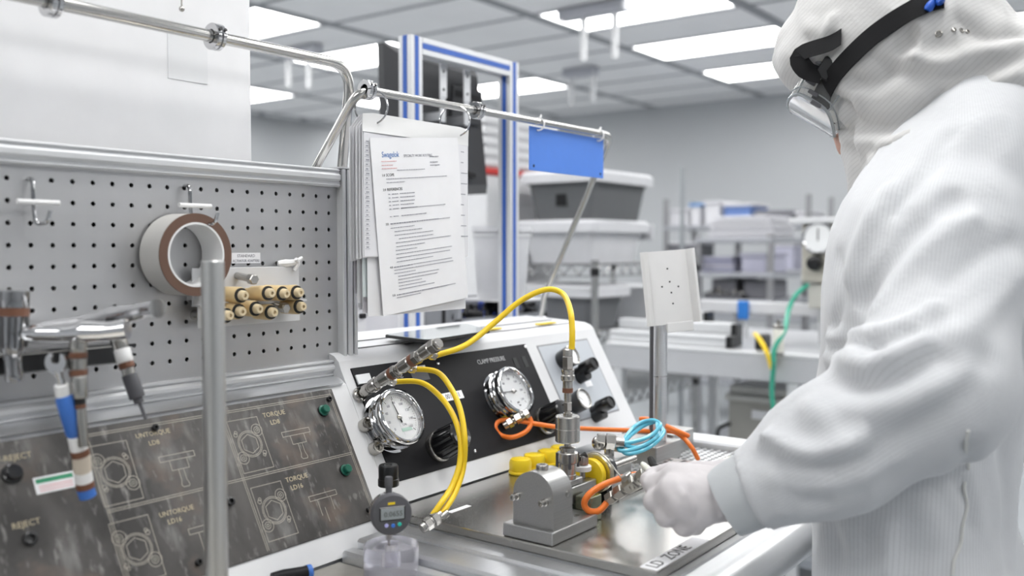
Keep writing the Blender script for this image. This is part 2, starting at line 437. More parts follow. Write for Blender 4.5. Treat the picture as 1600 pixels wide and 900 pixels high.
def knob_side(x, s, dim=1):
    S([(x, s), (x + .049, s), (x + .049, s - .007), (x, s - .007)], closed=True)
    if dim:
        S([(x + .0125, s - .007), (x + .0125, s - .020), (x + .0365, s - .020), (x + .0365, s - .007)])
        S([(x + .021, s - .020), (x + .021, s - .034), (x + .019, s - .040), (x + .021, s - .043), (x + .029, s - .043), (x + .030, s - .040), (x + .028, s - .034), (x + .028, s - .020)])
    else:
        S([(x + .0125, s - .007), (x + .0125, s - .030)]); S([(x + .0365, s - .007), (x + .0365, s - .026)]); S([(x + .021, s - .020), (x + .021, s - .040)])
plan(.7562, .0665); plan(.7585, -.0279, 1); plan(.5635, .0658, -1); plan(.5622, -.0283, -1)
knob_side(.8357, .0374); knob_side(.843, -.059, 0); knob_side(.6463, .0372); knob_side(.655, -.058, 0)
for q in (0, .0026):
    S([(.5652 + q, .081 - q), (.9455 - q, .081 - q), (.9455 - q, -.108), ]); S([(.5652 + q, .081 - q), (.5652 + q, -.112)])
    S([(.5652, -.0125 - q), (.9455, -.0125 - q)]); S([(.7500 + q, .081), (.7525 + q, -.112)])
e.build('engraving', engM, etched, kind='stuff', flat=True)
def etch(t, x, s, size=.0095): text(t, FRn(x, s, .0023), size, engT, etched, 'engraved_lettering')
etch('TORQUE', .8345, .0660); etch('LD8', .8315, .0540)
etch('TORQUE', .8350, -.0295); etch('LD16', .8300, -.0415)
etch('UNTORQUE', .6490, .0683, .0085); etch('LD8', .6466, .0565, .0085)
etch('UNTORQUE', .6480, -.0330, .0085); etch('LD16', .6420, -.0435, .0085)
etch('W-REJECT', .4790, .0690); etch('REJECT', .4757, -.0060)
greenb = M('green_button_plastic', (.004, .10, .065), .3)
def button(x, s, mat, r=.0062, h=.013):
    b = MB().lathe([(r + .0022, .002), (r + .0022, .005), (r, .0058), (r, h - .001), (r - .001, h)], FP(x, s), EN, 20).build('push_button', mat, con)
    MB().lathe([(r + .003, .0015), (r + .003, .0042), (r + .0024, .0042)], FP(x, s), EN, 20).build('button_collar', blackp, b)
button(.9204, .0574, greenb); button(.9204, -.0362, greenb); button(.4747, .0509, blackp, .0085, .012)
def socket(x, s, r):
    MB().lathe([(r, .0015), (r, .006), (r * .85, .0065), (r * .5, .0065), (r * .45, .003), (.0001, .003)], FP(x, s), EN, 18, c1=False).build('panel_socket', blackp, con)
for x, s, r in ((.9387, .0732, .0042), (.9366, -.1006, .0042), (.7228, -.0383, .0055), (.6531, .0749, .0042), (.6546, -.0996, .0042), (.4752, -.0226, .0075)): socket(x, s, r)
st = MB().box((.4945, .0225, .002), (.5400, .0418, .0027), .0002, M=FR).build('sticker', paper, con, label='white sticker with green and red print')
MB().box((.4965, .0345, .0027), (.5380, .0395, .0029), M=FR).build('green_print', ink_gr, st)
sp = MB()
for y in (.0310, .0285, .0255): sp.box((.4985, y - .0004, .0027), (.5360, y + .0004, .0029), M=FR)
sp.build('red_print', M('pale_red_ink', (.72, .30, .30), .6), st, kind='stuff')
# black gauge panel
silk = M('silk_screen_grey', (.46, .46, .47), .5)
text('CLAMP PRESSURE', FRn(1.346, .0940, .0022), .0125, silk, black, sx=.85)
text('AIR OP PRESSURE', FRn(1.064, .0925, .0022), .0135, silk, black, sx=.85)
def screw(x, s, n=.002, r=.0036, name='panel_screw'):
    MB().lathe([(r, n), (r, n + .001), (r * .75, n + .0026), (r * .3, n + .003)], FP(x, s), EN, 14).build(name, chrome, con)
screw(1.2008, .1033); screw(1.2042, -.0600); screw(1.462, .110); screw(1.458, -.066)
lab = MB().box((1.180, .0345, .002), (1.2325, .0490, .0026), M=FR).build('panel_label', paper, con)
text('001-H31', FRn(1.206, .0417, .0027), .0125, ink, lab, sx=.85)
lab = MB().box((1.128, .078, .002), (1.168, .104, .0026), M=FR).build('panel_label', darkgrey, con, label='small dark label with white heading')
MB().box((1.128, .096, .0026), (1.168, .104, .0028), M=FR).build('label_heading', paper, lab)
text('Click Wh', FRn(1.148, .100, .0029), .008, ink, lab)
for x in (1.4145, 1.4435): MB().box((x - .006, .070, .002), (x + .006, .092, .0026), M=FRn(0, 0, 0)).build('black_tape', blackp, con)
# dial gauges
glassM = M('gauge_glass', (1, 1, 1), .02, trans=1.0, ior=1.12)
dialM = M('dial_white', (.84, .85, .86), .45)
def gauge(x, s, nums, ang, sweep0, left):
    g = MB().lathe([(.047, .001), (.0475, .004), (.0405, .006), (.0405, .013), (.046, .0145), (.0463, .0165), (.0425, .018), (.0425, .025), (.0455, .0275), (.0465, .032), (.0465, .036), (.0445, .0395), (.0405, .0405), (.0385, .037), (.0378, .0300)], FP(x, s), EN, 48, c1=False).build('pressure_gauge', chrome, con, angle=55)
    MB().lathe([(.0382, .0296), (.0382, .0302), (.0001, .0302)], FP(x, s), EN, 40, c0=False, c1=False).build('dial', dialM, g)
    t = MB(); F2 = FRn(x, s, .0303)
    for k in range(41):
        a = math.radians(225 - k * 270 / 40); r0 = .0300 if k % 5 == 0 else .0325
        t.strip([(r0 * math.cos(a), r0 * math.sin(a)), (.0345 * math.cos(a), .0345 * math.sin(a))], .0011 if k % 5 == 0 else .0004, F2, .0001)
    t.build('tick_marks', ink, g, kind='stuff', flat=True)
    for k, nn in enumerate(nums):
        a = math.radians(225 - k * 270 / (len(nums) - 1))
        text(nn, FRn(x + .0245 * math.cos(a), s + .0245 * math.sin(a), .0304), .0062, ink_g, g, 'numeral')
    nd = MB(); c, q = math.cos(ang), math.sin(ang)
    nd.prism([(-.009 * c - .0012 * q, -.009 * q + .0012 * c), (-.009 * c + .0012 * q, -.009 * q - .0012 * c), (.031 * c + .0003 * q, .031 * q - .0003 * c), (.031 * c - .0003 * q, .031 * q + .0003 * c)], F2, .0012, .0017)
    nd.build('needle', ink, g)
    MB().lathe([(.0042, .0305), (.0042, .0325), (.003, .0332)], FP(x, s), EN, 16).build('hub', nickel, g)
    MB().lathe([(.0379, .0345), (.0379, .0355)], FP(x, s), EN, 40).build('glass', glassM, g)
    if left:
        for w, h, dx, dy, mm in ((.020, .006, .006, -.0125, paper), (.022, .0055, .007, -.0205, M('pale_green_print', (.50, .68, .60), .6)), (.018, .005, .008, -.0268, paper)):
            MB().box((x + dx - w / 2, s + dy - h / 2, .0303), (x + dx + w / 2, s + dy + h / 2, .0306), M=FR).build('dial_sticker', mm, g)
        text('CAL', FRn(x + .006, s - .0125, .0307), .005, ink_g, g)
    else:
        text('psi', FRn(x + .002, s - .021, .0304), .006, ink, g); text('bar', FRn(x + .004, s - .027, .0304), .005, ink, g)
    return g
gauge(1.0352, .0170, ['0', '20', '40', '60', '80', '100', '120', '140', '160'], math.radians(97), 225, True)
gauge(1.3320, .0205, ['0', '40', '80', '120', '160', '200', '240'], math.radians(176), 225, False)
for px_, py_ in ((576, 661), (592, 697)):
    x, s = PN(px_, py_, .014)
    MB().lathe([(.0105, .001), (.0105, .012), (.0098, .014), (.0070, .014), (.0070, .010), (.0052, .010), (.0048, .006), (.0001, .006)], FP(x, s), EN, 22, c1=False).build('port_fitting', nickel, con)
def regulator(px_, py_, L):
    x, s = PN(px_, py_)
    k = MB().lathe([(.0235, .012), (.0245, .014), (.0232, .030), (.0220, L - .004), (.0195, L - .001), (.012, L), (.011, L - .003), (.003, L - .003)], FP(x, s), EN, 28).build('regulator_knob', blackp, con)
    MB().lathe([(.0262, .001), (.0262, .010), (.0248, .013)], FP(x, s), EN, 28).build('knob_collar', nickel, k)
    rb = MB()
    for q in range(12):
        a = q * PI / 6; u = Vector((1, 0, 0)) * math.cos(a) + ES * math.sin(a)
        rb.cyl(FP(x, s, .018) + u * .0236, FP(x, s, L - .006) + u * .0216, .0024, n=6)
    rb.build('knob_ribs', blackp, k, kind='stuff')
regulator(682, 700, .062); regulator(847, 660, .060)
for (gx, gy), (kx, ky), ang in (((894, 555), (900, 583), .4), ((912, 623), (925, 643), .3)):
    x, s = PN(gx, gy, .03)
    g = MB().lathe([(.019, .001), (.0205, .004), (.0215, .026), (.0215, .031), (.0195, .032), (.0185, .0295)], FP(x, s), EN, 28, c1=False).build('small_gauge', blackp, con)
    MB().lathe([(.0187, .0290), (.0187, .0296), (.0001, .0296)], FP(x, s), EN, 24, c0=False, c1=False).build('dial', dialM, g)
    MB().torus(FP(x, s, .0315), EN, .0198, .0016, 28, 8).build('bezel', nickel, g)
    F2 = FRn(x, s, .0299); MB().strip([(-.004, -.002), (.013 * math.cos(2.4 + ang), .013 * math.sin(2.4 + ang))], .0012, F2, 0).build('needle', ink, g)
    t = MB()
    for k in range(13):
        a = math.radians(225 - k * 22.5); t.strip([(.0135 * math.cos(a), .0135 * math.sin(a)), (.0165 * math.cos(a), .0165 * math.sin(a))], .0007, F2, 0)
    t.build('tick_marks', ink, g, kind='stuff', flat=True)
    x, s = PN(kx, ky)
    k = MB().lathe([(.010, .001), (.010, .016), (.014, .018), (.0145, .022), (.0135, .05), (.012, .052), (.0105, .052), (.010, .050), (.0001, .050)], FP(x, s), EN, 22, c1=False).lathe([(.013, 0), (.013, .024)], FP(x, s - .012, .001), EN, 16).build('small_regulator', blackp, con)
for px_, py_ in ((908, 577), (919, 600)):
    x, s = PN(px_, py_); MB().box((x - .012, s - .006, .0012), (x + .012, s + .006, .0018), M=FR).build('blank_label', paper, con)
# angle plate at the pegboard's post and yellow marks on the console top
MB().box((1.006, .088, .002), (1.036, .104, .005), .0005, M=FR).build('angle_plate', alu_w, con)
for px_, py_ in ((765, 515), (853, 506)):
    p = Zp(px_, py_, 1.151); MB().box((p.x - .03, p.y - .008, 1.1505), (p.x + .03, p.y + .008, 1.1535), .001).build('yellow_mark', yellowc, con)

# ------------------------------------------------------------------ tee manifold plugged into the gauge panel
hx, hs = PN(560, 618)
man = thing('hose_manifold', 'chain of nickel tee couplings with brown rings plugged into the black panel', 'manifold', FP(hx, hs, 0.002))
def HP(n, dx=0, ds=0): return FP(hx + dx, hs + ds, n)
MB().lathe([(.012, .002), (.012, .006), (.0105, .008), (.0105, .004)], HP(0), EN, 24, c1=False).build('port_ring', nickel, man)
def hexn(m, c, ax, r, L, bev=.0012): m.lathe([(r - bev, 0), (r, bev), (r, L - bev), (r - bev, L)], c, ax, 6); return m
n = .003
segs = [('c', .0065, .012), ('h', .0095, .012), ('c', .0085, .006), ('c', .0105, .014), ('h', .0095, .010), ('t', .0100, .022), ('b', .0098, .007), ('h', .0105, .008), ('c', .0085, .010), ('t', .0100, .022), ('b', .0098, .008), ('h', .0105, .010), ('c', .0090, .008), ('t', .0100, .020), ('h', .0110, .012), ('c', .0085, .006)]
tees = []
body = MB()
for kind_, r, L in segs:
    if kind_ == 'h': hexn(body, HP(n), EN, r, L)
    elif kind_ == 'b': MB().lathe([(r - .0005, 0), (r, .001), (r, L - .001), (r - .0005, L)], HP(n), EN, 20).build('brown_ring', brownt, man, label='brown ring')
    else:
        body.lathe([(r * .85, 0), (r, .002), (r, L - .002), (r * .85, L)], HP(n), EN, 20)
        if kind_ == 't': tees.append(n + L / 2)
    n += L
body.build('coupling', nickel, man)
TD = Vector((.90, .10, -.42)).normalized()
ends = []
for tn in tees:
    m_ = MB(); p0 = HP(tn); hexn(m_.cyl(p0, p0 + TD * .020, .0068), p0 + TD * .011, TD, .0082, .010).build('hose_nozzle', nickel, man)
    ends.append(p0 + TD * .021)
# ------------------------------------------------------------------ pegboard
YB = 1.09
peg = thing('pegboard', 'perforated steel pegboard in a silver frame standing on the console', 'pegboard', (.65, YB + .015, 1.112))
pm = MB(); hr = .0031; p_ = .0254; zt0, zb0 = 1.4055, 1.1355; xr = 1.0045
cols = [.9874 - p_ * k for k in range(28)]; rows = [1.3898 - p_ * k for k in range(10)]
def cell(cx, cz, x0, x1, z0, z1):
    V = []; n8 = 8
    outer = [(x1, cz), (x1, z1), (cx, z1), (x0, z1), (x0, cz), (x0, z0), (cx, z0), (x1, z0)]
    for k in range(n8): V.append((outer[k][0], YB, outer[k][1]))
    for k in range(n8): a = PI / 4 * k; V.append((cx + hr * math.cos(a), YB, cz + hr * math.sin(a)))
    for k in range(n8): a = PI / 4 * k; V.append((cx + hr * math.cos(a), YB + .0025, cz + hr * math.sin(a)))
    Fc = [(k, (k + 1) % 8, 8 + (k + 1) % 8, 8 + k) for k in range(8)] + [(8 + k, 8 + (k + 1) % 8, 16 + (k + 1) % 8, 16 + k) for k in range(8)]
    pm.add(V, Fc)
for i, cx in enumerate(cols):
    x1 = xr if i == 0 else cx + p_ / 2; x0 = cx - p_ / 2
    for j, cz in enumerate(rows):
        z1 = zt0 if j == 0 else cz + p_ / 2; z0 = zb0 if j == len(rows) - 1 else cz - p_ / 2
        cell(cx, cz, x0, x1, z0, z1)
pm.build('perforated_sheet', steel_peg, peg, angle=80)
MB().box((.28, YB + .016, 1.13), (1.004, YB + .019, 1.41)).build('back_sheet', M('back_sheet_steel', (.42, .42, .43), .45, .6, .5, (30, 30, 30)), peg)
def railx(z0, z1, name):
    m = MB(); h = z1 - z0
    m.box((.25, YB - .012, z0), (1.004, YB + .026, z0 + h * .20), .003).box((.25, YB - .009, z0 + h * .2), (1.004, YB + .026, z0 + h * .28)).box((.25, YB - .014, z0 + h * .28), (1.004, YB + .026, z0 + h * .78), .004).box((.25, YB - .009, z0 + h * .78), (1.004, YB + .026, z0 + h * .84)).box((.25, YB - .012, z0 + h * .84), (1.004, YB + .026, z1), .003)
    m.build(name, alu_w, peg)
railx(1.405, 1.433, 'frame_rail'); railx(1.112, 1.1365, 'frame_rail')
mp_ = MB()
for a, b, y in ((0, .0075, -.014), (.0075, .010, -.008), (.010, .0205, -.014), (.0205, .0235, -.008), (.0235, .031, -.014)):
    mp_.box((1.0045 + a, YB + y, 1.1115), (1.0045 + b, YB + .026, 1.434), .0015)
mp_.box((1.000, YB - .014, 1.434), (1.037, YB + .027, 1.4365)).build('frame_post', alu_w, peg)
# white board behind the pegboard
bd = MB().box((.02, 1.165, 1.115), (.902, 1.18, 1.80), .002).build('white_board', M('board_white', (.79, .79, .805), .5)); tag(bd, 'tall plain white board standing behind the pegboard', 'board')
p0 = Yp(262, 50, 1.164); p1 = Yp(325, 132, 1.164)
MB().box((p0.x, 1.1642, p1.z), (p1.x, 1.165, p0.z)).build('taped_sheet', M('clear_sheet_grey', (.74, .745, .76), .4), bd)
ph = Yp(284, 14, 1.15); MB().ball(ph, .004).cyl(ph, ph + Vector((0, 0, .12)), .0012, n=6).build('hanging_wire', nickel, bd)

# hooks
def hook(x, z, lab, y_end):
    h = thing('pegboard_hook', lab, 'hook', (x, YB, z), 'pegboard hooks with white bars')
    MB().tube(fillet([(x, YB + .012, z), (x, YB - .012, z + .001), (x - .001, YB - .014, z - .028), (x, YB - .016, z - .052), (x + .004, y_end, z - .050), (x + .006, y_end - .004, z - .036)], .008, 5), .0024, 8).build('wire', chrome, h)
    MB().cyl((x - .024, YB - .024, z - .0265), (x + .024, YB - .024, z - .0265), .0032, n=10).build('cross_bar', whitepl, h)
hp = Yp(288, 291, YB); hook(hp.x, hp.z, 'zinc hook with white bar holding the brown tape roll', 1.03)
hp = Yp(43, 281, YB); hook(hp.x, hp.z, 'empty zinc hook with white bar, left of the tape roll', 1.055)
# tape roll
tc = Yp(306, 398, 1.043)
tp = thing('tape_roll', 'large brown tape roll hanging on the pegboard', 'tape', (tc.x, 1.06, tc.z))
MB().lathe([(.0415, 0), (.0535, 0), (.0535, .002), (.0415, .002)], (tc.x, 1.041, tc.z), (0, 1, 0), 56, False, False).build('tape_side', M('tape_brown_face', (.15, .085, .06), .5, 0, .1, (3, 300, 3)), tp, angle=50)
MB().lathe([(.0400, .0018), (.0535, .0018), (.0535, .044), (.0400, .044), (.0400, .0018)], (tc.x, 1.041, tc.z), (0, 1, 0), 56, False, False).build('tape_winding', M('tape_grey_back', (.50, .49, .47), .4), tp, angle=50)
MB().lathe([(.0392, -.0005), (.0418, -.0005), (.0418, .045), (.0392, .045), (.0392, -.0005)], (tc.x, 1.041, tc.z), (0, 1, 0), 56, False, False).build('core', whitepl, tp, angle=50)
# label strip
q0 = Yp(361, 395, YB); q1 = Yp(406, 411, YB)
sl = MB().box((q0.x, YB - .0012, q1.z), (q1.x, YB - .0004, q0.z)).build('label_strip', paper); tag(sl, 'small white label strip on the pegboard above the beige adapters', 'label')
FY = lambda x, y, z: frame((x, y, z), (1, 0, 0), (0, 0, 1))
text('STANDARD', FY((q0.x + q1.x) / 2, YB - .0013, q0.z - .0045), .0058, ink_g, sl); text('ACTUATOR ADAPTERS', FY((q0.x + q1.x) / 2, YB - .0013, q0.z - .0115), .0052, ink_g, sl, sx=.85)
# adapter rack
r0 = Yp(300, 428, 1.075); r1 = Yp(467, 418, 1.075); r2 = Yp(467, 455, 1.075)
rack = thing('adapter_rack', 'white bent bracket on the pegboard holding beige adapters', 'rack', (r1.x - .08, 1.08, r2.z))
MB().box((r0.x, 1.0745, r2.z - .012), (r1.x, 1.077, r1.z + .002), .0006).box((r0.x, 1.058, r2.z - .014), (r1.x, 1.077, r2.z - .0115)).box((r0.x, 1.062, r2.z - .042), (r1.x - .01, 1.0645, r2.z - .014)).box((r0.x + .002, 1.0635, r2.z - .005), (r0.x + .01, YB, r2.z + .0)).box((r1.x - .02, 1.0755, r2.z - .005), (r1.x - .01, YB, r2.z)).build('bracket', whitep, rack)
tw = r1 + Vector((-.004, 0, 0))
MB().tube(spline([tw + Vector((-.03, .006, .006)), tw + Vector((-.008, -.004, .008)), tw + Vector((.004, -.008, .0155))]), [.004, .0045, .005, .0055, .006, .0055, .005, .005, .0045, .004, .004, .003, .003, .003, .0025, .002, .0015], 8).tube(spline([tw + Vector((-.008, -.004, -.004)), tw + Vector((-.004, -.008, .006)), tw + Vector((-.010, -.010, .013))], 6), .003, 8).build('tie_knot', whitepl, rack)
ad0 = thing('adapter', 'x', 'adapter', (0, 0, 0), 'beige adapters on the white bracket')
MB().lathe([(.0075, .060), (.0085, .046), (.0088, .044), (.0104, .043), (.0110, .020), (.0110, .0125), (.0102, .011)], ax=(0, 1, 0), n=22).build('barrel', beige, ad0)
MB().lathe([(.0085, .0112), (.0098, .0112), (.0098, .0085), (.0085, .0085)], ax=(0, 1, 0), n=20).build('o_ring', rubber, ad0)
MB().lathe([(.0070, .011), (.0066, .003), (.0055, .0005), (.0024, .0005), (.0024, .004), (.0001, .004)], ax=(0, 1, 0), n=20, c1=False).build('tip', M('beige_tip', (.70, .58, .38), .4), ad0)
MB().lathe([(.0076, .075), (.0076, .0590)], ax=(0, 1, 0), n=16).build('steel_shank', nickel, ad0)
pos = [(384, 462, 'topmost row, leftmost, beside the grey rod'), (426, 458, 'top row, second from the grey rod'), (449, 459, 'top row, third from the grey rod'), (471, 457, 'top row, at the free end of the bracket'),
       (361, 493, 'lower row, touching the grey rod'), (380, 487, 'lower row, second from the grey rod'), (407, 483, 'lower row, third from the grey rod'), (430, 488, 'lower row, hanging lowest in the middle'), (475, 479, 'lower row, at the free end')]
for i, (x, y, lb) in enumerate(pos):
    p = Yp(x, y, 1.012 + (.004 if i > 3 else 0)); rt = (random.Random(i).uniform(-.05, .03), 0, random.Random(i + 50).uniform(-.06, .06))
    lb = 'beige wooden-looking adapter, ' + lb
    if i == 0: ad0.location = p; ad0.rotation_euler = rt; ad0['label'] = lb
    else: dup(ad0, p, lb, rt)
# loose clamps among the adapters
for (x, y, lb) in ((398, 437, 'bright steel coupling behind the beige adapters, near the grey rod'), (448, 482, 'square steel coupling between two lower beige adapters')):
    p = Yp(x, y, 1.03); c = thing('steel_coupling', lb, 'coupling', p, 'steel couplings among the adapters')
    hexn(MB(), p, (0.1, 1, .1), .0075, .012).lathe([(.005, .012), (.005, .045)], p, (.1, 1, .1), 14).build('hex_body', nickel, c)
    MB().torus(p + Vector((.0, .002, 0)), (.1, 1, .1), .0055, .0014, 18, 6).build('collar', nickel, c)

# ------------------------------------------------------------------ hanging tools at the left
def between(m, p0, p1, prof, n=20):
    """lathe with profile [(r, t)] where t runs 0..1 from p0 to p1"""
    p0 = Vector(p0); p1 = Vector(p1); L = (p1 - p0).length
    return m.lathe([(r, t * L) for r, t in prof], p0, p1 - p0, n)
tb0, tb1 = Yp(-40, 566, 1.06), Yp(207, 548, 1.06)
tr = thing('tool_rack', 'black tool holder bar across the pegboard', 'rack', (.58, 1.06, tb1.z))
MB().box((tb0.x, 1.052, tb1.z - .013), (tb1.x - .012, 1.0885, tb1.z + .012), .002).build('bar', blackp, tr)
MB().box((tb0.x, 1.0505, tb1.z + .0075), (tb1.x - .012, 1.0525, tb1.z + .0095)).build('bar_edge', nickel, tr)
for q in (0, .012): MB().box((tb1.x - .014, 1.055, tb1.z - .006 + q), (tb1.x + .002, 1.062, tb1.z - .003 + q)).build('bar_prong', blackp, tr)
# torque driver
toolc = M('tool_chrome', (.40, .40, .41), .12, 1.0, .05)
D1 = 1.0
a = Dp(21, 455, D1); b = Dp(19, 552, D1); c = Dp(23, 596, D1)
td = thing('torque_driver', 'upright chrome torque driver with one brown ring, at the rack\'s outer end', 'driver', a)
R1 = .0152
between(MB(), a, b, [(R1 * .8, -.02), (R1 * 1.05, .0), (R1 * 1.05, .22), (R1, .25), (R1 * .98, .4), (R1 * .9, .9), (R1 * .75, 1)], 28).build('body', toolc, td)
gr = MB()
for k in range(14):
    an = 2 * PI * k / 14; off = c_r * (math.cos(an) * R1 * .99) + c_h * (math.sin(an) * R1 * .99)
    gr.cyl(a * .6 + b * .4 + off * .98, a * .1 + b * .9 + off * .91, .0012, n=5)
gr.build('dark_reflection_ribs', M('tool_dark_reflection', (.12, .12, .12), .3, .9), td, kind='stuff')  # dark strips imitate the dark streaks that chrome would reflect
between(MB(), a * .73 + b * .27, a * .60 + b * .40, [(R1 * 1.07, 0), (R1 * 1.07, 1)], 28).build('brown_ring', brownt, td, label='brown tape ring')
between(MB(), b, c, [(.0085, 0), (.0095, .08), (.0092, .9), (.008, 1)], 20).build('socket', toolc, td)
# two T-handles
def thandle(hpts, rad, lab, stem):
    t = thing('t_handle_driver', lab, 'driver', stem[0][0], 'chrome T-handle drivers')
    MB().tube(spline(hpts, 6), rad, 18).build('cross_handle', M('handle_chrome', (.72, .72, .73), .10, 1.0), t)
    for p0, p1, r, mat, nm in stem:
        between(MB(), p0, p1, [(r * .93, 0), (r, .06), (r, .94), (r * .93, 1)], 18).build(nm, mat, t)
def rads(vals, k=6):
    out = []
    for a_, b_ in zip(vals[:-1], vals[1:]): out += [a_ + (b_ - a_) * t / k for t in range(k)]
    return out + [vals[-1]]
d = 1.0
thandle([Dp(38, 522, d + .0), Dp(60, 521, d), Dp(100, 521, d), Dp(130, 519, d), Dp(165, 518, d), Dp(199, 514, d)], rads([.0085, .0105, .0105, .0125, .0108, .0105]), 'chrome T-handle driver with two brown rings, held level behind the blue wrench',
        [(Dp(123, 525, d), Dp(122, 551, d), .0092, nickel, 'stem'), (Dp(122, 551, d), Dp(122, 559, d), .0095, brownt, 'brown_ring'), (Dp(122, 559, d), Dp(122, 578, d), .0090, nickel, 'stem'), (Dp(122, 578, d), Dp(123, 587, d), .0094, brownt, 'brown_ring'), (Dp(123, 587, d), Dp(124, 622, d), .0085, steel_v, 'stem'),
         (Dp(124, 622, d), Dp(125, 632, d), .0062, blackp, 'neck'), (Dp(125, 632, d), Dp(126, 638, d), .0058, brownt, 'brown_ring'), (Dp(126, 638, d), Dp(131, 698, d), .0055, nickel, 'socket')])
d = 1.06
thandle([Dp(70, 510, d + .01), Dp(110, 508, d + .005), Dp(145, 506, d), Dp(180, 498, d - .02), Dp(205, 490, d - .04), Dp(228, 484, d - .05), Dp(246, 482, d - .06)], rads([.006, .009, .0125, .0145, .0100, .0088, .0105]), 'chrome T-handle driver tilted up at its flared end, with a black chuck and hex bit',
        [(Dp(178, 515, d), Dp(190, 545, d), .0088, nickel, 'stem'), (Dp(190, 545, d), Dp(196, 566, d), .0092, whitepl, 'white_band'), (Dp(196, 566, d), Dp(199, 575, d), .0086, brownt, 'brown_ring'), (Dp(199, 575, d), Dp(202, 586, d), .0072, nickel, 'stem'), (Dp(202, 585, d), Dp(215, 622, d), .0088, darkgrey, 'chuck'), (Dp(214, 620, d), Dp(218, 630, d), .0055, darkgrey, 'chuck_nose'), (Dp(217, 626, d), Dp(228, 655, d), .0020, darkgrey, 'hex_bit')])
# blue-handled wrench
wa, wb = Dp(88, 562, .985), None
we = on_plane(138, 776, EN, EN.dot(PO) + .030)
wdep = (we - C0).dot(c_f)
def WP(x, y): t = (y - 562) / (776 - 562); return Dp(x, y, .985 + (wdep - .985) * t)
wr = thing('open_end_wrench', 'open-ended wrench with a blue, white and brown taped handle', 'wrench', WP(110, 650))
hf = frame(WP(88, 566), c_r, c_u * 1.0)
jaw = []
for k in range(22):
    an = math.radians(128 + k * 284 / 21); jaw.append((.0112 * math.cos(an), .0120 * math.sin(an)))
jaw += [(.0046, .0085), (.0046, .0015), (.0030, -.0012), (-.0030, -.0012), (-.0046, .0015), (-.0046, .0085)]
m = MB().prism(jaw, hf, -.0025, .0025)
between(m, WP(89, 578), WP(97, 604), [(.0055, 0), (.0042, .4), (.0045, 1)], 12)
m.build('jaw', chrome, wr)
for (x0, y0, x1, y1, r, mat, nm) in ((96, 600, 100, 622, .0078, whitepl, 'white_ferrule'), (100, 618, 119, 681, .0098, bluep, 'blue_grip'), (119, 680, 124, 704, .0092, whitepl, 'white_band'), (124, 703, 127, 713, .0096, brownt, 'brown_ring'), (127, 712, 129, 738, .0094, M('masking_tape', (.60, .53, .44), .6), 'cream_band'), (129, 737, 132, 754, .0094, whitepl, 'white_band'), (132, 753, 134, 763, .0096, brownt, 'brown_ring'), (133, 762, 138, 777, .0092, bluep, 'blue_end')):
    between(MB(), WP(x0, y0), WP(x1, y1), [(r * .85, 0), (r, .08), (r, .92), (r * .85, 1)], 16).build(nm, mat, wr)
# grey rod standing on the worktop
pr = Dp(332, 407, 1.0)
rod = thing('upright_rod', 'plain grey steel rod standing on the worktop in front of the etched panel', 'rod', (pr.x, pr.y, ZW))
MB().lathe([(.0122, 0), (.0122, pr.z - ZW - .0012), (.0110, pr.z - ZW)], (pr.x, pr.y, ZW), n=32).build('rod', M('rod_steel', (.62, .62, .61), .36, .9, .12, (200, 200, 4)), rod)
MB().lathe([(.034, 0), (.034, .010), (.032, .012)], (pr.x, pr.y, ZW), n=32).build('foot', steel_v, rod)

# ------------------------------------------------------------------ bent tube rails
ta = thing('upper_tube_rail', 'thick bent steel tube running over the pegboard and turning down behind it', 'rail', (1.03, 1.12, 1.437))
MB().tube(fillet([(.20, 1.085, 1.597), (1.032, 1.085, 1.597), (1.032, 1.126, 1.30)], .045, 10), .0082, 18).build('tube', tubeM, ta)
MB().box((1.018, 1.1155, 1.29), (1.046, 1.135, 1.36), .002).build('clamp_foot', alu, ta)
def collar(parent, p, R, name='shaft_collar'):
    c = MB().lathe([(R * .55, -.007), (R, -.007), (R * 1.04, -.006), (R * 1.04, -.0016), (R * .92, -.0010), (R * .92, .0010), (R * 1.04, .0016), (R * 1.04, .006), (R, .007), (R * .55, .007)], p, (1, 0, 0), 26, False, False).build(name, chrome, parent, angle=28)
    m = MB()
    for q in (-.004, .004):
        m.cyl(Vector(p) + Vector((q, -R * .80, .006)), Vector(p) + Vector((q, -R * 1.06, .008)), .0024, n=10)
    m.box((p[0] - .0072, p[1] - R * 1.02, p[2] - .0008), (p[0] + .0072, p[1] - R * .6, p[2] + .0008)).build('clamp_screws', blackp, c)
for x_, y_ in ((80, 12), (336, 57)):
    p = Yp(x_, y_, 1.085); collar(ta, (p.x, 1.085, 1.597), .0175)
t2 = thing('document_rail', 'polished bent steel tube rail carrying the documents and the blue sign', 'rail', (1.36, 1.15, 1.15))
YR, ZR = 1.03, 1.551
MB().tube(fillet([(.996, 1.145, 1.30), (.996, 1.135, 1.43), (.996, YR, ZR), (1.742, YR, ZR + .002), (1.742, 1.205, 1.20), (1.742, 1.215, 1.152)], .030, 8), .0066, 16).build('tube', tubeM, t2)
MB().lathe([(.013, 0), (.013, .004), (.0095, .006)], (1.742 - .0, 1.215, 1.149), n=20).build('foot_flange', alu, t2)
MB().box((.985, 1.135, 1.29), (1.007, 1.155, 1.34), .002).build('clamp_foot', alu, t2)
for x_, y_ in ((574, 140), (745, 171)):
    p = Yp(x_, y_, YR); collar(t2, (p.x, YR, ZR + .0005), .0145)
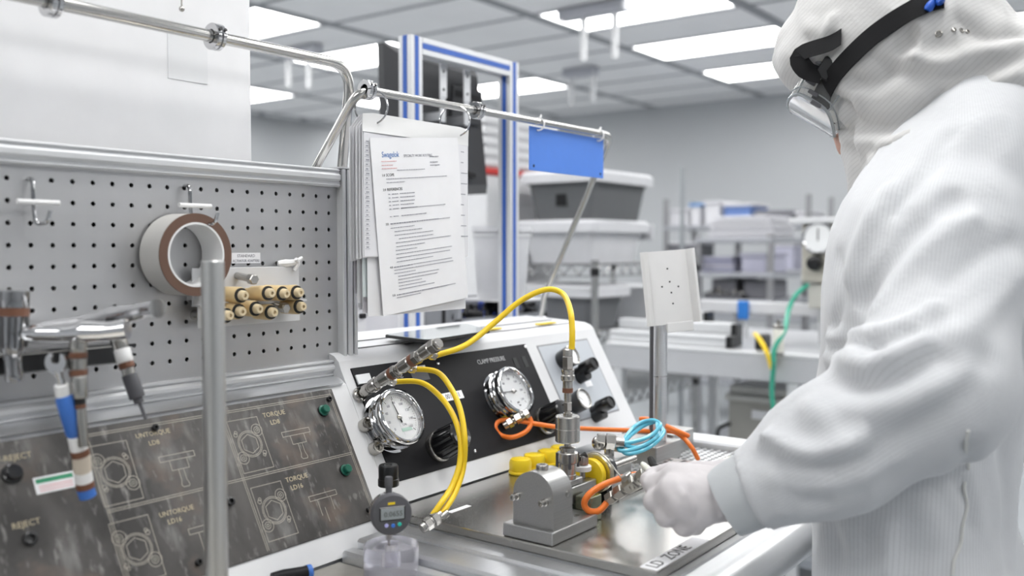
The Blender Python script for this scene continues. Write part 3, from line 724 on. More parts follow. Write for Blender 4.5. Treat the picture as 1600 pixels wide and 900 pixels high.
# documents on rings
doc = thing('document_packet', 'thick packet of work instructions in clear sleeves hanging on rings', 'papers', (1.12, 1.02, 1.50))
dz0 = 1.5165
FD = lambda y: frame((0, y, 0), (1, 0, 0), (0, 0, 1))
sleeve = M('clear_sleeve', (.80, .80, .825), .18, coat=.3)
def sheet(name, x0, x1, z0, z1, y, mat, chamfer=.0, th=.0006, curl=0.0, lean=0.0, wave=.0015):
    nx, nz = 8, 10; m = MB(); V = []; Fc = []
    for side in (0, 1):
        for j in range(nz + 1):
            for i in range(nx + 1):
                u, v = i / nx, j / nz; x = x0 + (x1 - x0) * u; z = z1 + (z0 - z1) * v
                if chamfer and v == 0: x = max(x0 + chamfer, min(x1 - chamfer, x))
                if chamfer and v == 0 and False: pass
                yy = y + curl * math.sin(PI * u) * v + lean * v + wave * math.sin(6 * u + 3 * v) * v
                V.append((x, yy + side * th, z - (.0 if not chamfer else 0)))
    n = (nx + 1) * (nz + 1)
    for j in range(nz):
        for i in range(nx):
            a = j * (nx + 1) + i; q = (a, a + 1, a + nx + 2, a + nx + 1)
            Fc.append(q); Fc.append(tuple(n + k for k in q[::-1]))
    rim = [i for i in range(nx + 1)] + [j * (nx + 1) + nx for j in range(1, nz + 1)] + [nz * (nx + 1) + i for i in range(nx - 1, -1, -1)] + [j * (nx + 1) for j in range(nz - 1, 0, -1)]
    for a, b in zip(rim, rim[1:] + rim[:1]): Fc.append((a, b, n + b, n + a))
    return m.add(V, Fc).build(name, mat, doc, angle=40)
xa, xb = .998, 1.250
tints = [(.80, .80, .82), (.66, .72, .73), (.72, .70, .74), (.80, .80, .82), (.74, .75, .80), (.60, .58, .62), (.80, .80, .82)]
for k in range(7):
    y = 1.026 + k * .0046
    sheet('sleeve', xa - .002 * (k % 3), xb, 1.296 - .001 * k, dz0, y, sleeve, .022)
for k, (w0, w1, zb) in enumerate(((.012, -.004, 1.205), (.006, -.012, 1.235), (.010, -.005, 1.21), (.004, -.01, 1.226), (.012, -.004, 1.215), (.006, -.012, 1.24))):
    sheet('long_page', xa + w0, xb + w1, zb, 1.49, 1.0282 + k * .0046, M('page_tint_%d' % k, tints[k % 7], .55))
page = sheet('front_page', 1.0105, 1.2190, 1.2030, 1.478, 1.0225, paper, wave=0)
top = sheet('punched_strip', xa, xb, 1.487, dz0 + .0004, 1.0245, whitepl, .0215)
left_form = sheet('form_page', xa + .002, xb - .003, 1.2975, 1.486, 1.0248, M('form_white', (.78, .78, .81), .5))
# print on the front page
PF = frame((1.012, 1.0235, 1.478), (1, 0, 0), (0, 0, 1))
def pt(t, x, y, size, mat=ink_g, sx=1.0, al='LEFT', bold=0.0): text(t, PF @ Matrix.Translation((x * .88, -y, .0012)), size, mat, page, 'print_lettering', al, .0001, sx, bold=bold)
pt('Swagelok', .024, .026, .0125, ink_b, .82)
pt('SPECIALTY WORK ROUTING', .080, .0285, .0062, ink_g, .85)
rng = random.Random(4)
lines = MB(); linesb = MB(); liner = MB()
def row(mb, x0, x1, y, h=.0013, fill=1.0):
    x = x0
    while x < x1:
        w = rng.uniform(.0022, .0075); 
        mb.box((1.012 + x * .88, 1.0220, 1.478 - y - h), (1.012 + min(x + w, x1) * .88, 1.0223, 1.478 - y)); x += w + .0012
row(liner, .022, .060, .0355); row(liner, .022, .050, .0415); row(liner, .022, .060, .0465)
for y in (.030, .039, .044): row(lines, .150, .150 + rng.uniform(.02, .035), y)
row(lines, .060, .135, .0500, .001); 
pt('1.0', .021, .0575, .0052, ink); pt('SCOPE', .031, .0575, .0062, ink)
row(lines, .031, .196, .0630, .001); row(lines, .031, .078, .0685, .001)
pt('2.0', .021, .0800, .0052, ink); pt('REFERENCES', .031, .0800, .0062, ink)
for k in range(5):
    y = .0865 + k * .0058; row(lines, .0335, .038, y); row(lines, .042, .058, y); row(lines, .063, .063 + rng.uniform(.03, .05), y)
row(lines, .063, .185, .1100, .001); row(lines, .0335, .038, .1215); row(lines, .042, .055, .1215); row(lines, .063, .130, .1215)
pt('3.0', .021, .1335, .0052, ink); row(linesb, .033, .165, .1325, .0018); row(lines, .166, .196, .1330, .001)
y = .1395
for k, (x0, x1) in enumerate(((.033, .095), (.042, .115), (.042, .145), (.052, .145), (.044, .195), (.044, .120), (.042, .098), (.042, .196), (.042, .190), (.042, .140))):
    row(lines if k != 5 else linesb, x0, x1, y, .0011); y += .0060
y = .2010; pt('4.0', .024, y + .0005, .0050, ink); row(linesb, .034, .083, y, .0018); row(lines, .085, .194, y, .0011)
for x0, x1 in ((.034, .197), (.034, .090), (.043, .155), (.043, .150), (.043, .105), (.043, .115), (.043, .140)):
    y += .0052; row(lines, x0, x1, y, .0011)
y += .0080; pt('5.0', .025, y + .0005, .0050, ink); row(linesb, .036, .175, y, .0018); row(lines, .176, .200, y, .0011); y += .0045; row(lines, .036, .100, y, .0011)
lines.build('print_lines', M('print_grey', (.30, .30, .34), .7), page, kind='stuff', flat=True); linesb.build('heading_lines', ink_g, page, kind='stuff', flat=True); liner.build('red_lines', M('print_red', (.75, .45, .45), .7), page, kind='stuff', flat=True)
page.matrix_basis = Matrix.Translation(Vector((1.012, 1.02, 1.478)) - ORG[doc]) @ Matrix.Rotation(-math.radians(5.6), 4, 'Y') @ Matrix.Translation(ORG[doc] - Vector((1.012, 1.02, 1.478)))
fm = MB()
for k in range(24):
    z = 1.470 - k * .0070; fm.box((1.0015, 1.0243, z), (1.0115, 1.0245, z + .0004)); fm.box((1.004, 1.0243, z + .002), (1.004 + rng.uniform(.003, .007), 1.0245, z + .0035))
for k in range(9):
    z = 1.474 - k * .018; fm.box((1.226, 1.0218, z), (1.226 + rng.uniform(.006, .02), 1.022, z + .0014))
fm.build('form_lines', MATS['print_grey'], left_form, kind='stuff', flat=True)
for x_, y_, x2, y2 in ((580, 158, 585, 187), (711, 183, 713, 206)):
    p = Yp(x_, y_, YR); MB().torus((p.x + .004, YR + .004, ZR - .0235), (.90, .42, 0), .0265, .0015, 36, 8).build('binder_ring', chrome, doc)
# blue sign
bs = thing('blue_sign', 'plain blue sign plate tied to the rail with white zip ties', 'sign', (1.59, 1.036, 1.50))
bz = Yp(885, 200, 1.034).z
MB().box((1.445, 1.034, 1.459), (1.716, 1.037, ZR - .008), .0008).build('plate', M('sign_blue', (.09, .24, .74), .4), bs)
for x in (1.458, 1.703): MB().cyl((x, 1.0343, 1.468), (x, 1.0335, 1.468), .0028, n=10).build('plate_hole', blackp, bs)
for x in (1.470, 1.690):
    MB().torus((x, YR + .001, ZR - .003), (1, .25, 0), .0115, .0017, 20, 6).cyl((x, YR - .002, ZR + .008), (x + .003, YR - .003, ZR + .015), .0022, n=6).build('zip_tie', whitepl, bs)
# ------------------------------------------------------------------ base plate and the things on the table
bp = thing('base_plate', 'thick grained steel base plate lying on the bench with a white label strip', 'plate', (1.18, .73, .912))
MB().box((.9735, .5115, .9125), (1.398, .952, ZT), .0015).build('plate', steel_d, bp)
lb = MB().box((.979, .513, ZT), (1.125, .5375, ZT + .0006), .0002).build('label_strip', paper, bp)
FZ = lambda x, y, z: frame((x, y, z), (1, 0, 0), (0, 1, 0))
text('LD  ZONE', FZ(1.035, .525, ZT + .0007), .024, ink, lb, sx=.9)
MB().box((1.018, .868, ZT), (1.064, .8775, ZT + .0006), .0002).build('label_strip', paper, bp, label='narrow white label strip by the yellow hoses')
Cx, Cy = 1.10, .7205
# arch block
ar = thing('arch_block', 'round-topped steel block on a square base at the corner of the base plate', 'fixture', (1.02, .70, ZT))
MB().box((.978, .664, ZT + .0005), (1.090, .744, .943), .0012).build('base', steel_b, ar)
ay, az, aR = .7005, .9835, .0325
poly = [(ay - aR, .9432), (ay - aR, az)] + [(ay - aR * math.cos(PI * k / 20), az + aR * math.sin(PI * k / 20)) for k in range(1, 20)] + [(ay + aR, az), (ay + aR, .9432)]
MB().prism(poly, YZ(0), .987, 1.032).build('arch', steel_b, ar, angle=30)
for y_, z_ in ((.7266, .9797), (.681, .9786)):
    b = MB().lathe([(.0052, 0), (.0052, .003), (.0040, .0035), (.0040, .008), (.0045, .0085), (.0045, .011), (.0036, .012), (.0024, .012), (.0022, .009), (.0001, .009)], (.9872, y_, z_), (-1, 0, 0), 18, c1=False).build('plunger_screw', nickel, ar)
MB().lathe([(.0085, -.002), (.0085, .004), (.0075, .006), (.0045, .006), (.004, .004), (.0001, .004)], (1.008, ay, az + aR), (0, 0, 1), 20, c1=False).build('top_plug', nickel, ar)
MB().lathe([(.0042, 0), (.0042, .0015), (.002, .0015), (.002, .0005), (.0001, .0005)], (1.062, .680, .943), (0, 0, 1), 14, c1=False).lathe([(.0042, 0), (.0042, .0015), (.002, .0015), (.002, .0005), (.0001, .0005)], (1.062, .728, .943), (0, 0, 1), 14, c1=False).build('base_screws', nickel, ar, kind='stuff')
MB().cyl((1.02, ay - aR - .0006, .985), (1.02, ay - aR + .002, .985), .0045, n=16).build('side_plug', steel_d, ar)
# tower of valve and quick coupling
tw_ = thing('valve_tower', 'upright stack of steel valve body and quick coupling with a brown ring', 'valve', (Cx, Cy, ZT))
MB().box((1.093, .704, ZT + .0005), (1.150, .747, .948), .001).build('riser_block', M('dark_green_steel', (.10, .12, .09), .35, .8, .2), tw_)
MB().box((1.076, .706, .948), (1.156, .745, .9725), .0012).build('clamp_block', steel_b, tw_)
MB().box((1.078, .7085, .9725), (1.122, .7405, .982), .0012).build('tower_base', steel_b, tw_)
def tz(y): return .9731 + (757 - y) * .000919
def tl(rows_, mat, nm, n=28, lab=None):
    return MB().lathe([(r * .000945, tz(y) - ZT) for r, y in rows_], (Cx, Cy, ZT), n=n).build(nm, mat, tw_, label=lab, angle=30)
tl([(12.2, 748), (13.4, 747), (13.4, 741), (12.6, 740), (12.6, 724), (15.5, 722), (16, 720), (16, 707), (15, 706), (11, 705), (11, 702), (12.5, 701.5), (12.5, 698.5), (11, 698), (9, 697.5), (5.2, 697), (5.2, 690)], steel_v, 'lower_body')
nt_ = MB()
for k in range(4):
    a = PI / 4 + k * PI / 2; u = Vector((math.cos(a), math.sin(a), 0)); q = Vector((-u.y, u.x, 0)); c = Vector((Cx, Cy, tz(715))) + u * .0150
    nt_.box((-.0018, -.0016, -.0135), (.0018, .0016, .0075), M=Matrix(((u.x, q.x, 0, c.x), (u.y, q.y, 0, c.y), (0, 0, 1, c.z), (0, 0, 0, 1))))
nt_.build('side_notches', MATS['tray_shadow_steel'], tw_, kind='stuff')
tl([(6, 690.5), (17.6, 690), (18.7, 688.5), (18.7, 669.5), (18.4, 669), (18.7, 668.5), (18.7, 651), (17.4, 649.2), (7, 648.8)], steel_v, 'valve_body', 40)
tl([(7, 649), (7, 645), (5, 644.5), (5, 641)], nickel, 'neck')
tl([(5.6, 642), (6.8, 641), (6.8, 629), (5.6, 628)], nickel, 'hex_nut', 6)
tl([(5, 629), (5.5, 626), (5.5, 613)], nickel, 'stem')
tl([(7.6, 613.5), (8.2, 613), (8.2, 606.5), (7.6, 606)], brownt, 'brown_ring', lab='brown ring')
tl([(7.3, 606), (7.6, 604), (7.6, 596), (9.8, 594.5), (10.6, 592), (10.6, 587), (9.2, 585), (9.2, 583), (10, 581.5), (10, 577.5), (8.6, 577)], nickel, 'coupling_sleeve')
tl([(7.6, 578), (8.8, 576), (8.8, 558), (7.6, 556.5)], nickel, 'coupling_hex', 6)
tl([(6.4, 557), (7.4, 556), (7.4, 547), (5.5, 545), (4.8, 545)], nickel, 'hose_nut', 8)
# thumb screw, green block
ts = thing('thumb_screw', 'small knurled steel thumb screw through a white nylon washer', 'screw', (1.143, .722, .9726))
z0 = .9728
MB().lathe([(.0042, 0), (.0042, .0115)], (1.143, .722, z0), n=14).build('shank', nickel, ts)
MB().lathe([(.0115, 0), (.0128, .001), (.0128, .0072), (.0115, .0082)], (1.143, .722, z0 + .0115), n=26).build('nylon_washer', whitepl, ts)
m = MB().lathe([(.0055, 0), (.0078, .0012), (.0078, .0135), (.0068, .0150), (.004, .0150), (.0035, .0138), (.0001, .0138)], (1.143, .722, z0 + .0198), n=24, c1=False)
for k in range(22):
    a = 2 * PI * k / 22; u = Vector((math.cos(a), math.sin(a), 0)) * .0078; p = Vector((1.143, .722, z0 + .0215)) + u; m.cyl(p, p + Vector((0, 0, .011)), .0007, n=4)
m.build('knurled_head', steel_v, ts)
gb = MB().box((1.0925, .6775, ZT + .0008), (1.1235, .7030, .9615), .0012).build('green_steel_block', M('green_reflecting_steel', (.30, .31, .22), .25, .95, .25, (60, 60, 60))); tag(gb, 'small greenish steel block standing in front of the valve tower', 'block')
# yellow hub, flange and black wheel on one axle
fl = thing('flange_wheel', 'steel flange with yellow hub and black wheel on one axle', 'wheel', (1.19, .7225, ZT))
AX = (1, 0, 0); fc = lambda x: (x, .7225, .9745)
MB().lathe([(.018, 0), (.0235, .001), (.0235, .012), (.021, .014)], fc(1.1595), AX, 30).build('yellow_hub', yellowc, fl)
MB().lathe([(.0285, 0), (.0302, .0012), (.0302, .009), (.029, .0105)], fc(1.174), AX, 44).build('flange', M('brass_tinted_steel', (.60, .55, .40), .28, 1.0, .08, (3, 300, 300)), fl)
MB().lathe([(.010, 0), (.022, .001), (.0235, .004), (.0235, .018), (.022, .021), (.014, .022), (.012, .019), (.0045, .019)], fc(1.186), AX, 36).build('black_wheel', blackp, fl)
MB().cyl(fc(1.206), fc(1.30), .0045).build('axle', nickel, fl)
MB().box((1.188, .708, ZT + .0005), (1.204, .737, .952), .001).build('bearing_foot', blackm, fl)
b2 = MB().box((1.3015, .7605, ZT + .0005), (1.3565, .815, .9655), .0012).build('steel_cube', steel_b); tag(b2, 'plain steel cube behind the flange wheel, carrying the blue hose elbow', 'block')
# yellow caps
cap0 = thing('yellow_stopper', 'x', 'cap', (0, 0, 0), 'yellow caps along the console')
MB().lathe([(.0175, 0), (.0192, .002), (.0198, .020), (.0180, .0255), (.0150, .0265)], n=7).build('cap', yellowc, cap0, angle=50)
MB().lathe([(.0202, .0015), (.0206, .0025), (.0206, .0045), (.0200, .0055)], n=14).build('cap_rim', yellowc, cap0)
for k, lbl in enumerate(('yellow plastic cap nearest the yellow hoses', 'second yellow plastic cap from the yellow hoses', 'third yellow plastic cap from the yellow hoses', 'yellow plastic cap beside the valve tower, last of the row')):
    p = (1.270 + k * .0418, .928 + .001 * (k % 2), ZT)
    if k == 0: cap0.location = p; cap0['label'] = lbl
    else: dup(cap0, p, lbl, (0, 0, .25 * k))
# slotted rail
sr = thing('slotted_rail', 'flat steel rail with a row of dark slots on the base plate', 'rail', (1.36, .75, ZT))
MB().box((1.232, .712, ZT + .0004), (1.490, .757, .9355), .001).build('rail', steel_b, sr)
m = MB()
for k in range(13): m.box((1.255 + k * .0178, .744, .9354), (1.264 + k * .0178, .751, .9358))
m.build('slots', blackp, sr, kind='stuff'); MB().box((1.24, .722, .9354), (1.485, .7275, .9359)).build('groove', blackp, sr)
sb = MB().box((1.452, .618, .9217), (1.538, .668, .943), .004, 2).build('cream_block', M('cream_plastic', (.72, .70, .64), .4)); tag(sb, 'small cream plastic block on the perforated tray behind the gloved hand', 'block')
# fitting on the steel cube with blue hoses
el = thing('hose_elbow', 'nickel elbow with hex nuts on the steel cube, feeding the blue hoses', 'fitting', (1.325, .785, .9655))
dE = (Vector((1.325, .785, .985)) - C0).dot(c_f)
ec = Dp(952, 690, dE); ec2 = Dp(972, 692, dE)
MB().lathe([(.008, 0), (.008, .012)], (ec.x, ec.y, .9655), n=14).build('stem', nickel, el)
dirE = (ec2 - ec).normalized()
hexn(hexn(MB(), ec - dirE * .021, dirE, .0125, .014), ec - dirE * .006, dirE, .0140, .016).lathe([(.009, .010), (.009, .016), (.0095, .024)], ec, dirE, 16).build('nuts', nickel, el)
MB().ball(ec - dirE * .017 + Vector((0, 0, -.004)), .0125).build('elbow_bend', nickel, el)
blueh = M('blue_hose', (.12, .50, .66), .22, 0, .03, coat=.4)
for k, (dx, dy, lbl) in enumerate(((0, 0, 'pale blue coiled hose, upper of the pair from the nickel elbow'), (3, 5, 'pale blue coiled hose, lower of the pair from the nickel elbow'))):
    pts = [(973, 693, 0), (990, 690 + 7 * k, .01), (1010, 684 + 6 * k, .03), (1024, 675 + 3 * k, .05), (1032 - 8 * k, 664, .07), (1022, 657, .09), (1005, 659 + 3 * k, .10), (990, 668 + 4 * k, .09), (977, 684, .05), (966 + 4 * k, 701, .0), (980, 704 + 3 * k, -.01), (1003, 697 + 4 * k, .02), (1022, 686 + 3 * k, .04), (1034, 674, .07), (1031, 665 + 2 * k, .09)]
    h = MB().tube(spline([Dp(x + dx, y + dy * .4, dE + z * .6) for x, y, z in pts], 7), .0036, 10).build('blue_hose', blueh); tag(h, lbl, 'hose', 'blue hoses')
# yellow hoses
YE = Zp(682, 806, .945); dY = (YE - C0).dot(c_f)
def dep(p): return (Vector(p) - C0).dot(c_f)
def hose(name, lab, cat, start, pts, r, mat, group=None):
    P = [Vector(start)] if start is not None else []
    P += [Dp(x, y, d) for x, y, d in pts]
    h = MB().tube(spline(P, 8), r, 12).build(name, mat); tag(h, lab, cat, group); return h
d0, d1 = dep(ends[0]), dep(ends[1])
hose('yellow_hose', 'yellow hose from the lowest tee, the lower of two arcs down to the plate', 'hose', ends[0], [(655, 597, d0 - .01), (682, 614, d0 - .03), (706, 645, d0 - .06), (719, 685, d0 - .08), (718, 725, d0 - .09), (706, 760, dY + .04), (690, 785, dY + .01), (676, 805, dY)], .0042, yellow, 'yellow hoses')
hose('yellow_hose', 'yellow hose from the middle tee, the outer of two arcs down to the plate', 'hose', ends[1], [(682, 581, d1 - .01), (703, 604, d1 - .02), (719, 640, d1 - .04), (726, 685, d1 - .06), (724, 730, d1 - .06), (712, 768, dY + .04), (698, 792, dY + .015), (686, 806, dY + .005)], .0042, yellow, 'yellow hoses')
d2 = dep(ends[2]); dT = dep((Cx, Cy, 1.168))
hose('yellow_hose', 'yellow hose arching from the outer tee to the top of the valve tower', 'hose', ends[2], [(715, 545, d2 + .01), (740, 531, d2 + .03), (775, 502, d2 + .05), (808, 474, d2 + .06), (838, 457, d2 + .06), (862, 452, d2 + .06), (881, 461, d2 + .05), (891, 485, dT + .02), (894, 515, dT + .003), (893.5, 546, dT)], .0044, yellow, 'yellow hoses')
yf = thing('hose_coupling', 'nickel twin hose coupling at the corner of the base plate', 'fitting', (YE.x, YE.y, ZT))
a = Dp(664, 822, dY - .01); b = Dp(690, 803, dY + .005); dd = (b - a).normalized()
hexn(hexn(MB(), a, dd, .0090, .011), a + dd * .013, dd, .0098, .010).lathe([(.007, -.006), (.007, .028)], a, dd, 16).lathe([(.0052, .02), (.0052, .032)], a + c_r * .006, dd, 12).build('hex_nuts', nickel, yf)
# orange hoses
x_, s_ = PN(783, 668)
of = thing('orange_hose_fitting', 'nickel quick coupling under the second gauge with an orange hose', 'fitting', FP(x_, s_, .003))
fa, fb = FP(x_, s_, .003), None
fdir = (Vector((.55, 0, .1)) + EN * .8).normalized(); n = .003; m = MB()
for kd, r, L in (('c', .0085, .008), ('h', .0095, .010), ('c', .0075, .005), ('h', .0100, .012), ('c', .0085, .006), ('h', .0090, .010)):
    if kd == 'h': hexn(m, fa + fdir * n, fdir, r, L)
    else: m.lathe([(r * .9, 0), (r, .001), (r, L)], fa + fdir * n, fdir, 18)
    n += L
m.build('coupling', nickel, of); dF = dep(fa + fdir * n); oe = fa + fdir * n
dC = dep((1.53, .83, .972))
hose('orange_hose', 'long orange hose looping under the second gauge and running to the tray', 'hose', oe, [(824, 647, dF), (830, 660, dF), (822, 674, dF - .01), (802, 683, dF - .02), (783, 680, dF - .01), (774, 668, dF - .01), (780, 658, dF), (800, 656, dF), (830, 661, dF), (870, 667, dF), (920, 670, dF + .03), (975, 672, dC - .03), (1020, 674, dC), (1048, 674, dC - .015), (1064, 681, dC - .03), (1080, 698, dC - .05), (1091, 718, dep(Zp(1091, 718, .926)))], .0042, orange, 'orange hoses')
hose('orange_hose', 'short orange hose end lying over the tablet stand foot', 'hose', None, [(1000, 655, dC + .03), (1012, 655, dC + .02), (1032, 662, dC - .02), (1048, 669, dC - .035), (1064, 676, dC - .04), (1075, 681, dC - .03)], .0046, orange, 'orange hoses')
# tee held in the hand, its orange hose and sensor cable
dH = 1.285
tf = thing('tee_fitting', 'nickel tee fitting with hex nuts held by the gloved hand', 'fitting', Dp(985, 760, dH))
a = Dp(950, 781, dH + .02); b = Dp(1010, 740, dH - .02); dd = (b - a).normalized(); L = (b - a).length
m = MB()
for t0, t1, r, kd in ((0, .18, .0092, 'h'), (.16, .24, .0065, 'c'), (.24, .42, .0100, 'h'), (.42, .50, .0068, 'c'), (.50, .76, .0125, 'h'), (.76, .84, .009, 'c'), (.84, 1.0, .0105, 'h')):
    if kd == 'h': hexn(m, a + dd * L * t0, dd, r, L * (t1 - t0))
    else: m.lathe([(r, 0), (r, L * (t1 - t0))], a + dd * L * t0, dd, 16)
satin = M('satin_nickel', (.40, .39, .365), .36, 1.0, .08)
m.build('body', satin, tf)
tq = a + dd * L * .62; up_ = (c_u * .8 - c_r * .5).normalized()
hexn(MB(), tq, up_, .0085, .016).build('branch_nut', satin, tf)
MB().ball(tq + dd * .004, (.012, .012, .012), 14, 8).build('tee_ball', satin, tf)
hose('orange_hose', 'orange hose looping from the held tee around the greenish block', 'hose', Dp(1003, 741, dH + .035), [(985, 743, dH + .035), (962, 750, dH + .03), (938, 760, dH + .01), (920, 773, dH), (913, 787, dH), (920, 798, dH), (936, 798, dH + .005), (951, 782, dH + .02)], .0046, orange, 'orange hoses')
cb = thing('sensor_cable', 'thin grey sensor cable with a black sleeve arching to the held tee', 'cable', Dp(917, 712, dep((1.15, .74, 1.0))))
dW = dep((1.13, .735, 1.0))
MB().tube(spline([Dp(916, 710, dW), Dp(926, 706, dW), Dp(938, 709, dW), Dp(952, 722, dW - .02), Dp(966, 740, dH + .02), Dp(979, 756, dH + .005)], 8), .0012, 8).build('cable', M('cable_grey', (.38, .37, .34), .4), cb)
between(MB(), Dp(902, 719, dW), Dp(917, 710, dW), [(.0040, 0), (.0048, .1), (.0048, .9), (.004, 1)], 14).build('sleeve', rubber, cb)

# ------------------------------------------------------------------ indicator on its clear puck, regulator, pen
pk = thing('acrylic_puck', 'clear acrylic puck standing on the worktop under the dial indicator', 'puck', (.85, .8265, ZW))
MB().lathe([(.0345, 0), (.0352, .001), (.0352, .044), (.0342, .046), (.0085, .046), (.0085, .020), (.0001, .020)], (.85, .8265, ZW + .0005), n=48, c1=False).build('puck', M('clear_acrylic', (.86, .85, .93), .12, trans=.80, ior=1.40), pk)
di = thing('dial_indicator', 'dark round digital dial indicator standing in the acrylic puck', 'gauge', (.85, .8265, ZW + .05))
nI = Vector((-.52, -.85, 0)).normalized(); uI = Vector((0, 0, 1)); rI = uI.cross(nI)
cI = Vector((.842, .8185, .9735)); FI = frame(cI, rI, uI)
def ip(x, y, z): return FI @ Vector((x, y, z))
RI = .0262
MB().lathe([(RI * .80, -.020), (RI * .92, -.018), (RI * .94, -.006), (RI * .92, -.004)], cI, nI, 40).build('chrome_back', chrome, di)
MB().lathe([(RI * .93, -.006), (RI, -.004), (RI, .004), (RI * .95, .0062), (RI * .90, .0066)], cI, nI, 48).build('bezel', darkgrey, di)
MB().box((-.0165, -.0068, .0062), (.0165, .0110, .0078), .0008, M=FI).build('display_frame', blackp, di)
lcd = MB().box((-.0150, -.0052, .0074), (.0150, .0096, .0081), .0002, M=FI).build('display', M('lcd_grey', (.30, .33, .34), .25), di)
text('0.0655', FI @ Matrix.Translation((.001, .0015, .0082)), .0095, M('lcd_digit', (.09, .10, .10), .5), lcd, sx=.95)
MB().box((-.0055, .0135, .0064), (.0035, .0165, .0072), M=FI).build('yellow_mark', yellowc, di)
bb = MB()
for k, mm in ((-1, M('violet_button', (.45, .45, .80), .3)), (0, M('blue_button', (.05, .20, .70), .3)), (1, M('teal_button', (.02, .50, .40), .3))):
    MB().lathe([(.0026, 0), (.0026, .0012), (.002, .0018)], ip(.0008 + k * .0085, -.0135 + abs(k) * .0010, .0062), nI, 14).build('button', mm, di)
stem_c = cI - nI * .011
MB().lathe([(.0042, 0), (.0042, .008), (.0050, .009), (.0050, .020), (.0042, .0215)], stem_c + uI * (RI * .90), uI, 16).build('stem_cap', darkgrey, di)
MB().lathe([(.0040, -.012), (.0040, .0), (.0046, .002)], stem_c - uI * (RI * .90), uI, 14).lathe([(.0018, -.030), (.0018, -.012)], stem_c - uI * (RI * .90), uI, 10).build('spindle', nickel, di)
rc = Yp(607, 758, .925)
ab = thing('air_regulator', 'small regulator with black cap and clear bowl at the console corner', 'regulator', (rc.x, .925, .909))
MB().lathe([(.0125, 0), (.0135, .002), (.0135, .040), (.0155, .042), (.0155, .048)], (rc.x, .925, .9095), n=26).build('bowl', M('clear_bowl', (.75, .76, .78), .15, trans=.6), ab)
zc_ = Yp(607, 757, .925).z - .002
MB().lathe([(.0140, 0), (.0150, .001), (.0150, .010), (.0142, .011), (.0142, .028), (.0130, .0305), (.006, .0305), (.005, .029), (.0001, .029)], (rc.x, .925, max(.957, zc_)), n=26, c1=False).build('black_cap', blackp, ab)
MB().torus((rc.x, .925, .935), (0, 0, 1), .0137, .001, 26, 6).torus((rc.x, .925, .943), (0, 0, 1), .0137, .001, 26, 6).build('bowl_rings', nickel, ab, kind='stuff')
pa, pb = Zp(425, 905, ZW + .011), Zp(486, 893, ZW + .011)
pn = thing('screwdriver', 'dark screwdriver handle with a blue end ring lying on the worktop', 'screwdriver', pb)
between(MB(), pa, pb, [(.008, 0), (.0095, .3), (.0085, .8), (.0092, .9)], 18).build('grip', blackm, pn)
between(MB(), pa, pb, [(.0088, .88), (.0095, .90), (.0095, 1.0), (.008, 1.02)], 18).build('blue_ring', bluep, pn)

# ------------------------------------------------------------------ tablet stand
tsn = thing('tablet_stand', 'white bent tablet holder on a steel post with a block foot', 'stand', (1.54, .83, ZT))
MB().box((1.468, .773, .9125), (1.566, .885, .955), .0012).box((1.566, .790, .9125), (1.655, .900, .960), .0012).build('foot_block', steel_b, tsn)
TP = Zp(1031, 689, .955)
MB().cyl((TP.x, TP.y, .955), (TP.x, TP.y, 1.075), .0125, n=28).cyl((TP.x, TP.y, 1.0765), (TP.x, TP.y, 1.205), .0125, n=28).build('post', alu, tsn)
MB().cyl((TP.x, TP.y, 1.0748), (TP.x, TP.y, 1.0767), .0130, n=28).build('post_joint', chrome, tsn)
MB().cyl((TP.x + .012, TP.y + .022, .955), (TP.x + .012, TP.y + .022, 1.20), .006, n=14).build('dark_reflection_rod', darkgrey, tsn)  # added dark rod, stands in for the dark reflection beside the post
hc = Dp(1045, 449, dep((TP.x, TP.y, 1.24)) - .012)
wdir = (Vector((.79, -.62, 0)) + Vector((0, 0, .075))).normalized(); udir = (Vector((0.04, .10, 1)) - wdir * 0.085)
FH = frame(hc, wdir, udir)
W_, H_ = .050, .067
MB().prism([(-W_, 0), (-W_, .0035), (-W_ + .004, .009), (-W_ + .010, .011), (-W_ + .0105, .0085), (-W_ + .006, .006), (-W_ + .0035, .002), (W_ - .010, .002), (W_ - .0075, .016), (W_ - .0055, .0205), (W_ - .001, .0205), (W_, .016), (W_ - .004, -.001), (-W_ + .003, -.001)], FH @ Matrix(((1, 0, 0, 0), (0, 0, -1, 0), (0, 1, 0, 0), (0, 0, 0, 1))), -H_, H_).build('holder_plate', M('white_lacquer', (.76, .755, .75), .35), tsn)
hm = MB()
for x, y in ((.0, .034), (0.002, .010), (-.014, .002), (.018, .000), (.003, -.010), (.004, -.030)): hm.cyl(FH @ Vector((x, y, .0015)), FH @ Vector((x, y, .0024)), .0017, n=10)
hm.build('screw_holes', blackp, tsn, kind='stuff')
MB().box((-.012, -.082, -.004), (.040, -.064, .003), .001, M=FH).build('lower_tab', MATS['white_lacquer'], tsn)
MB().box((-.02, -.05, -.012), (.02, .02, -.001), .002, M=FH).build('back_clamp', darkgrey, tsn)
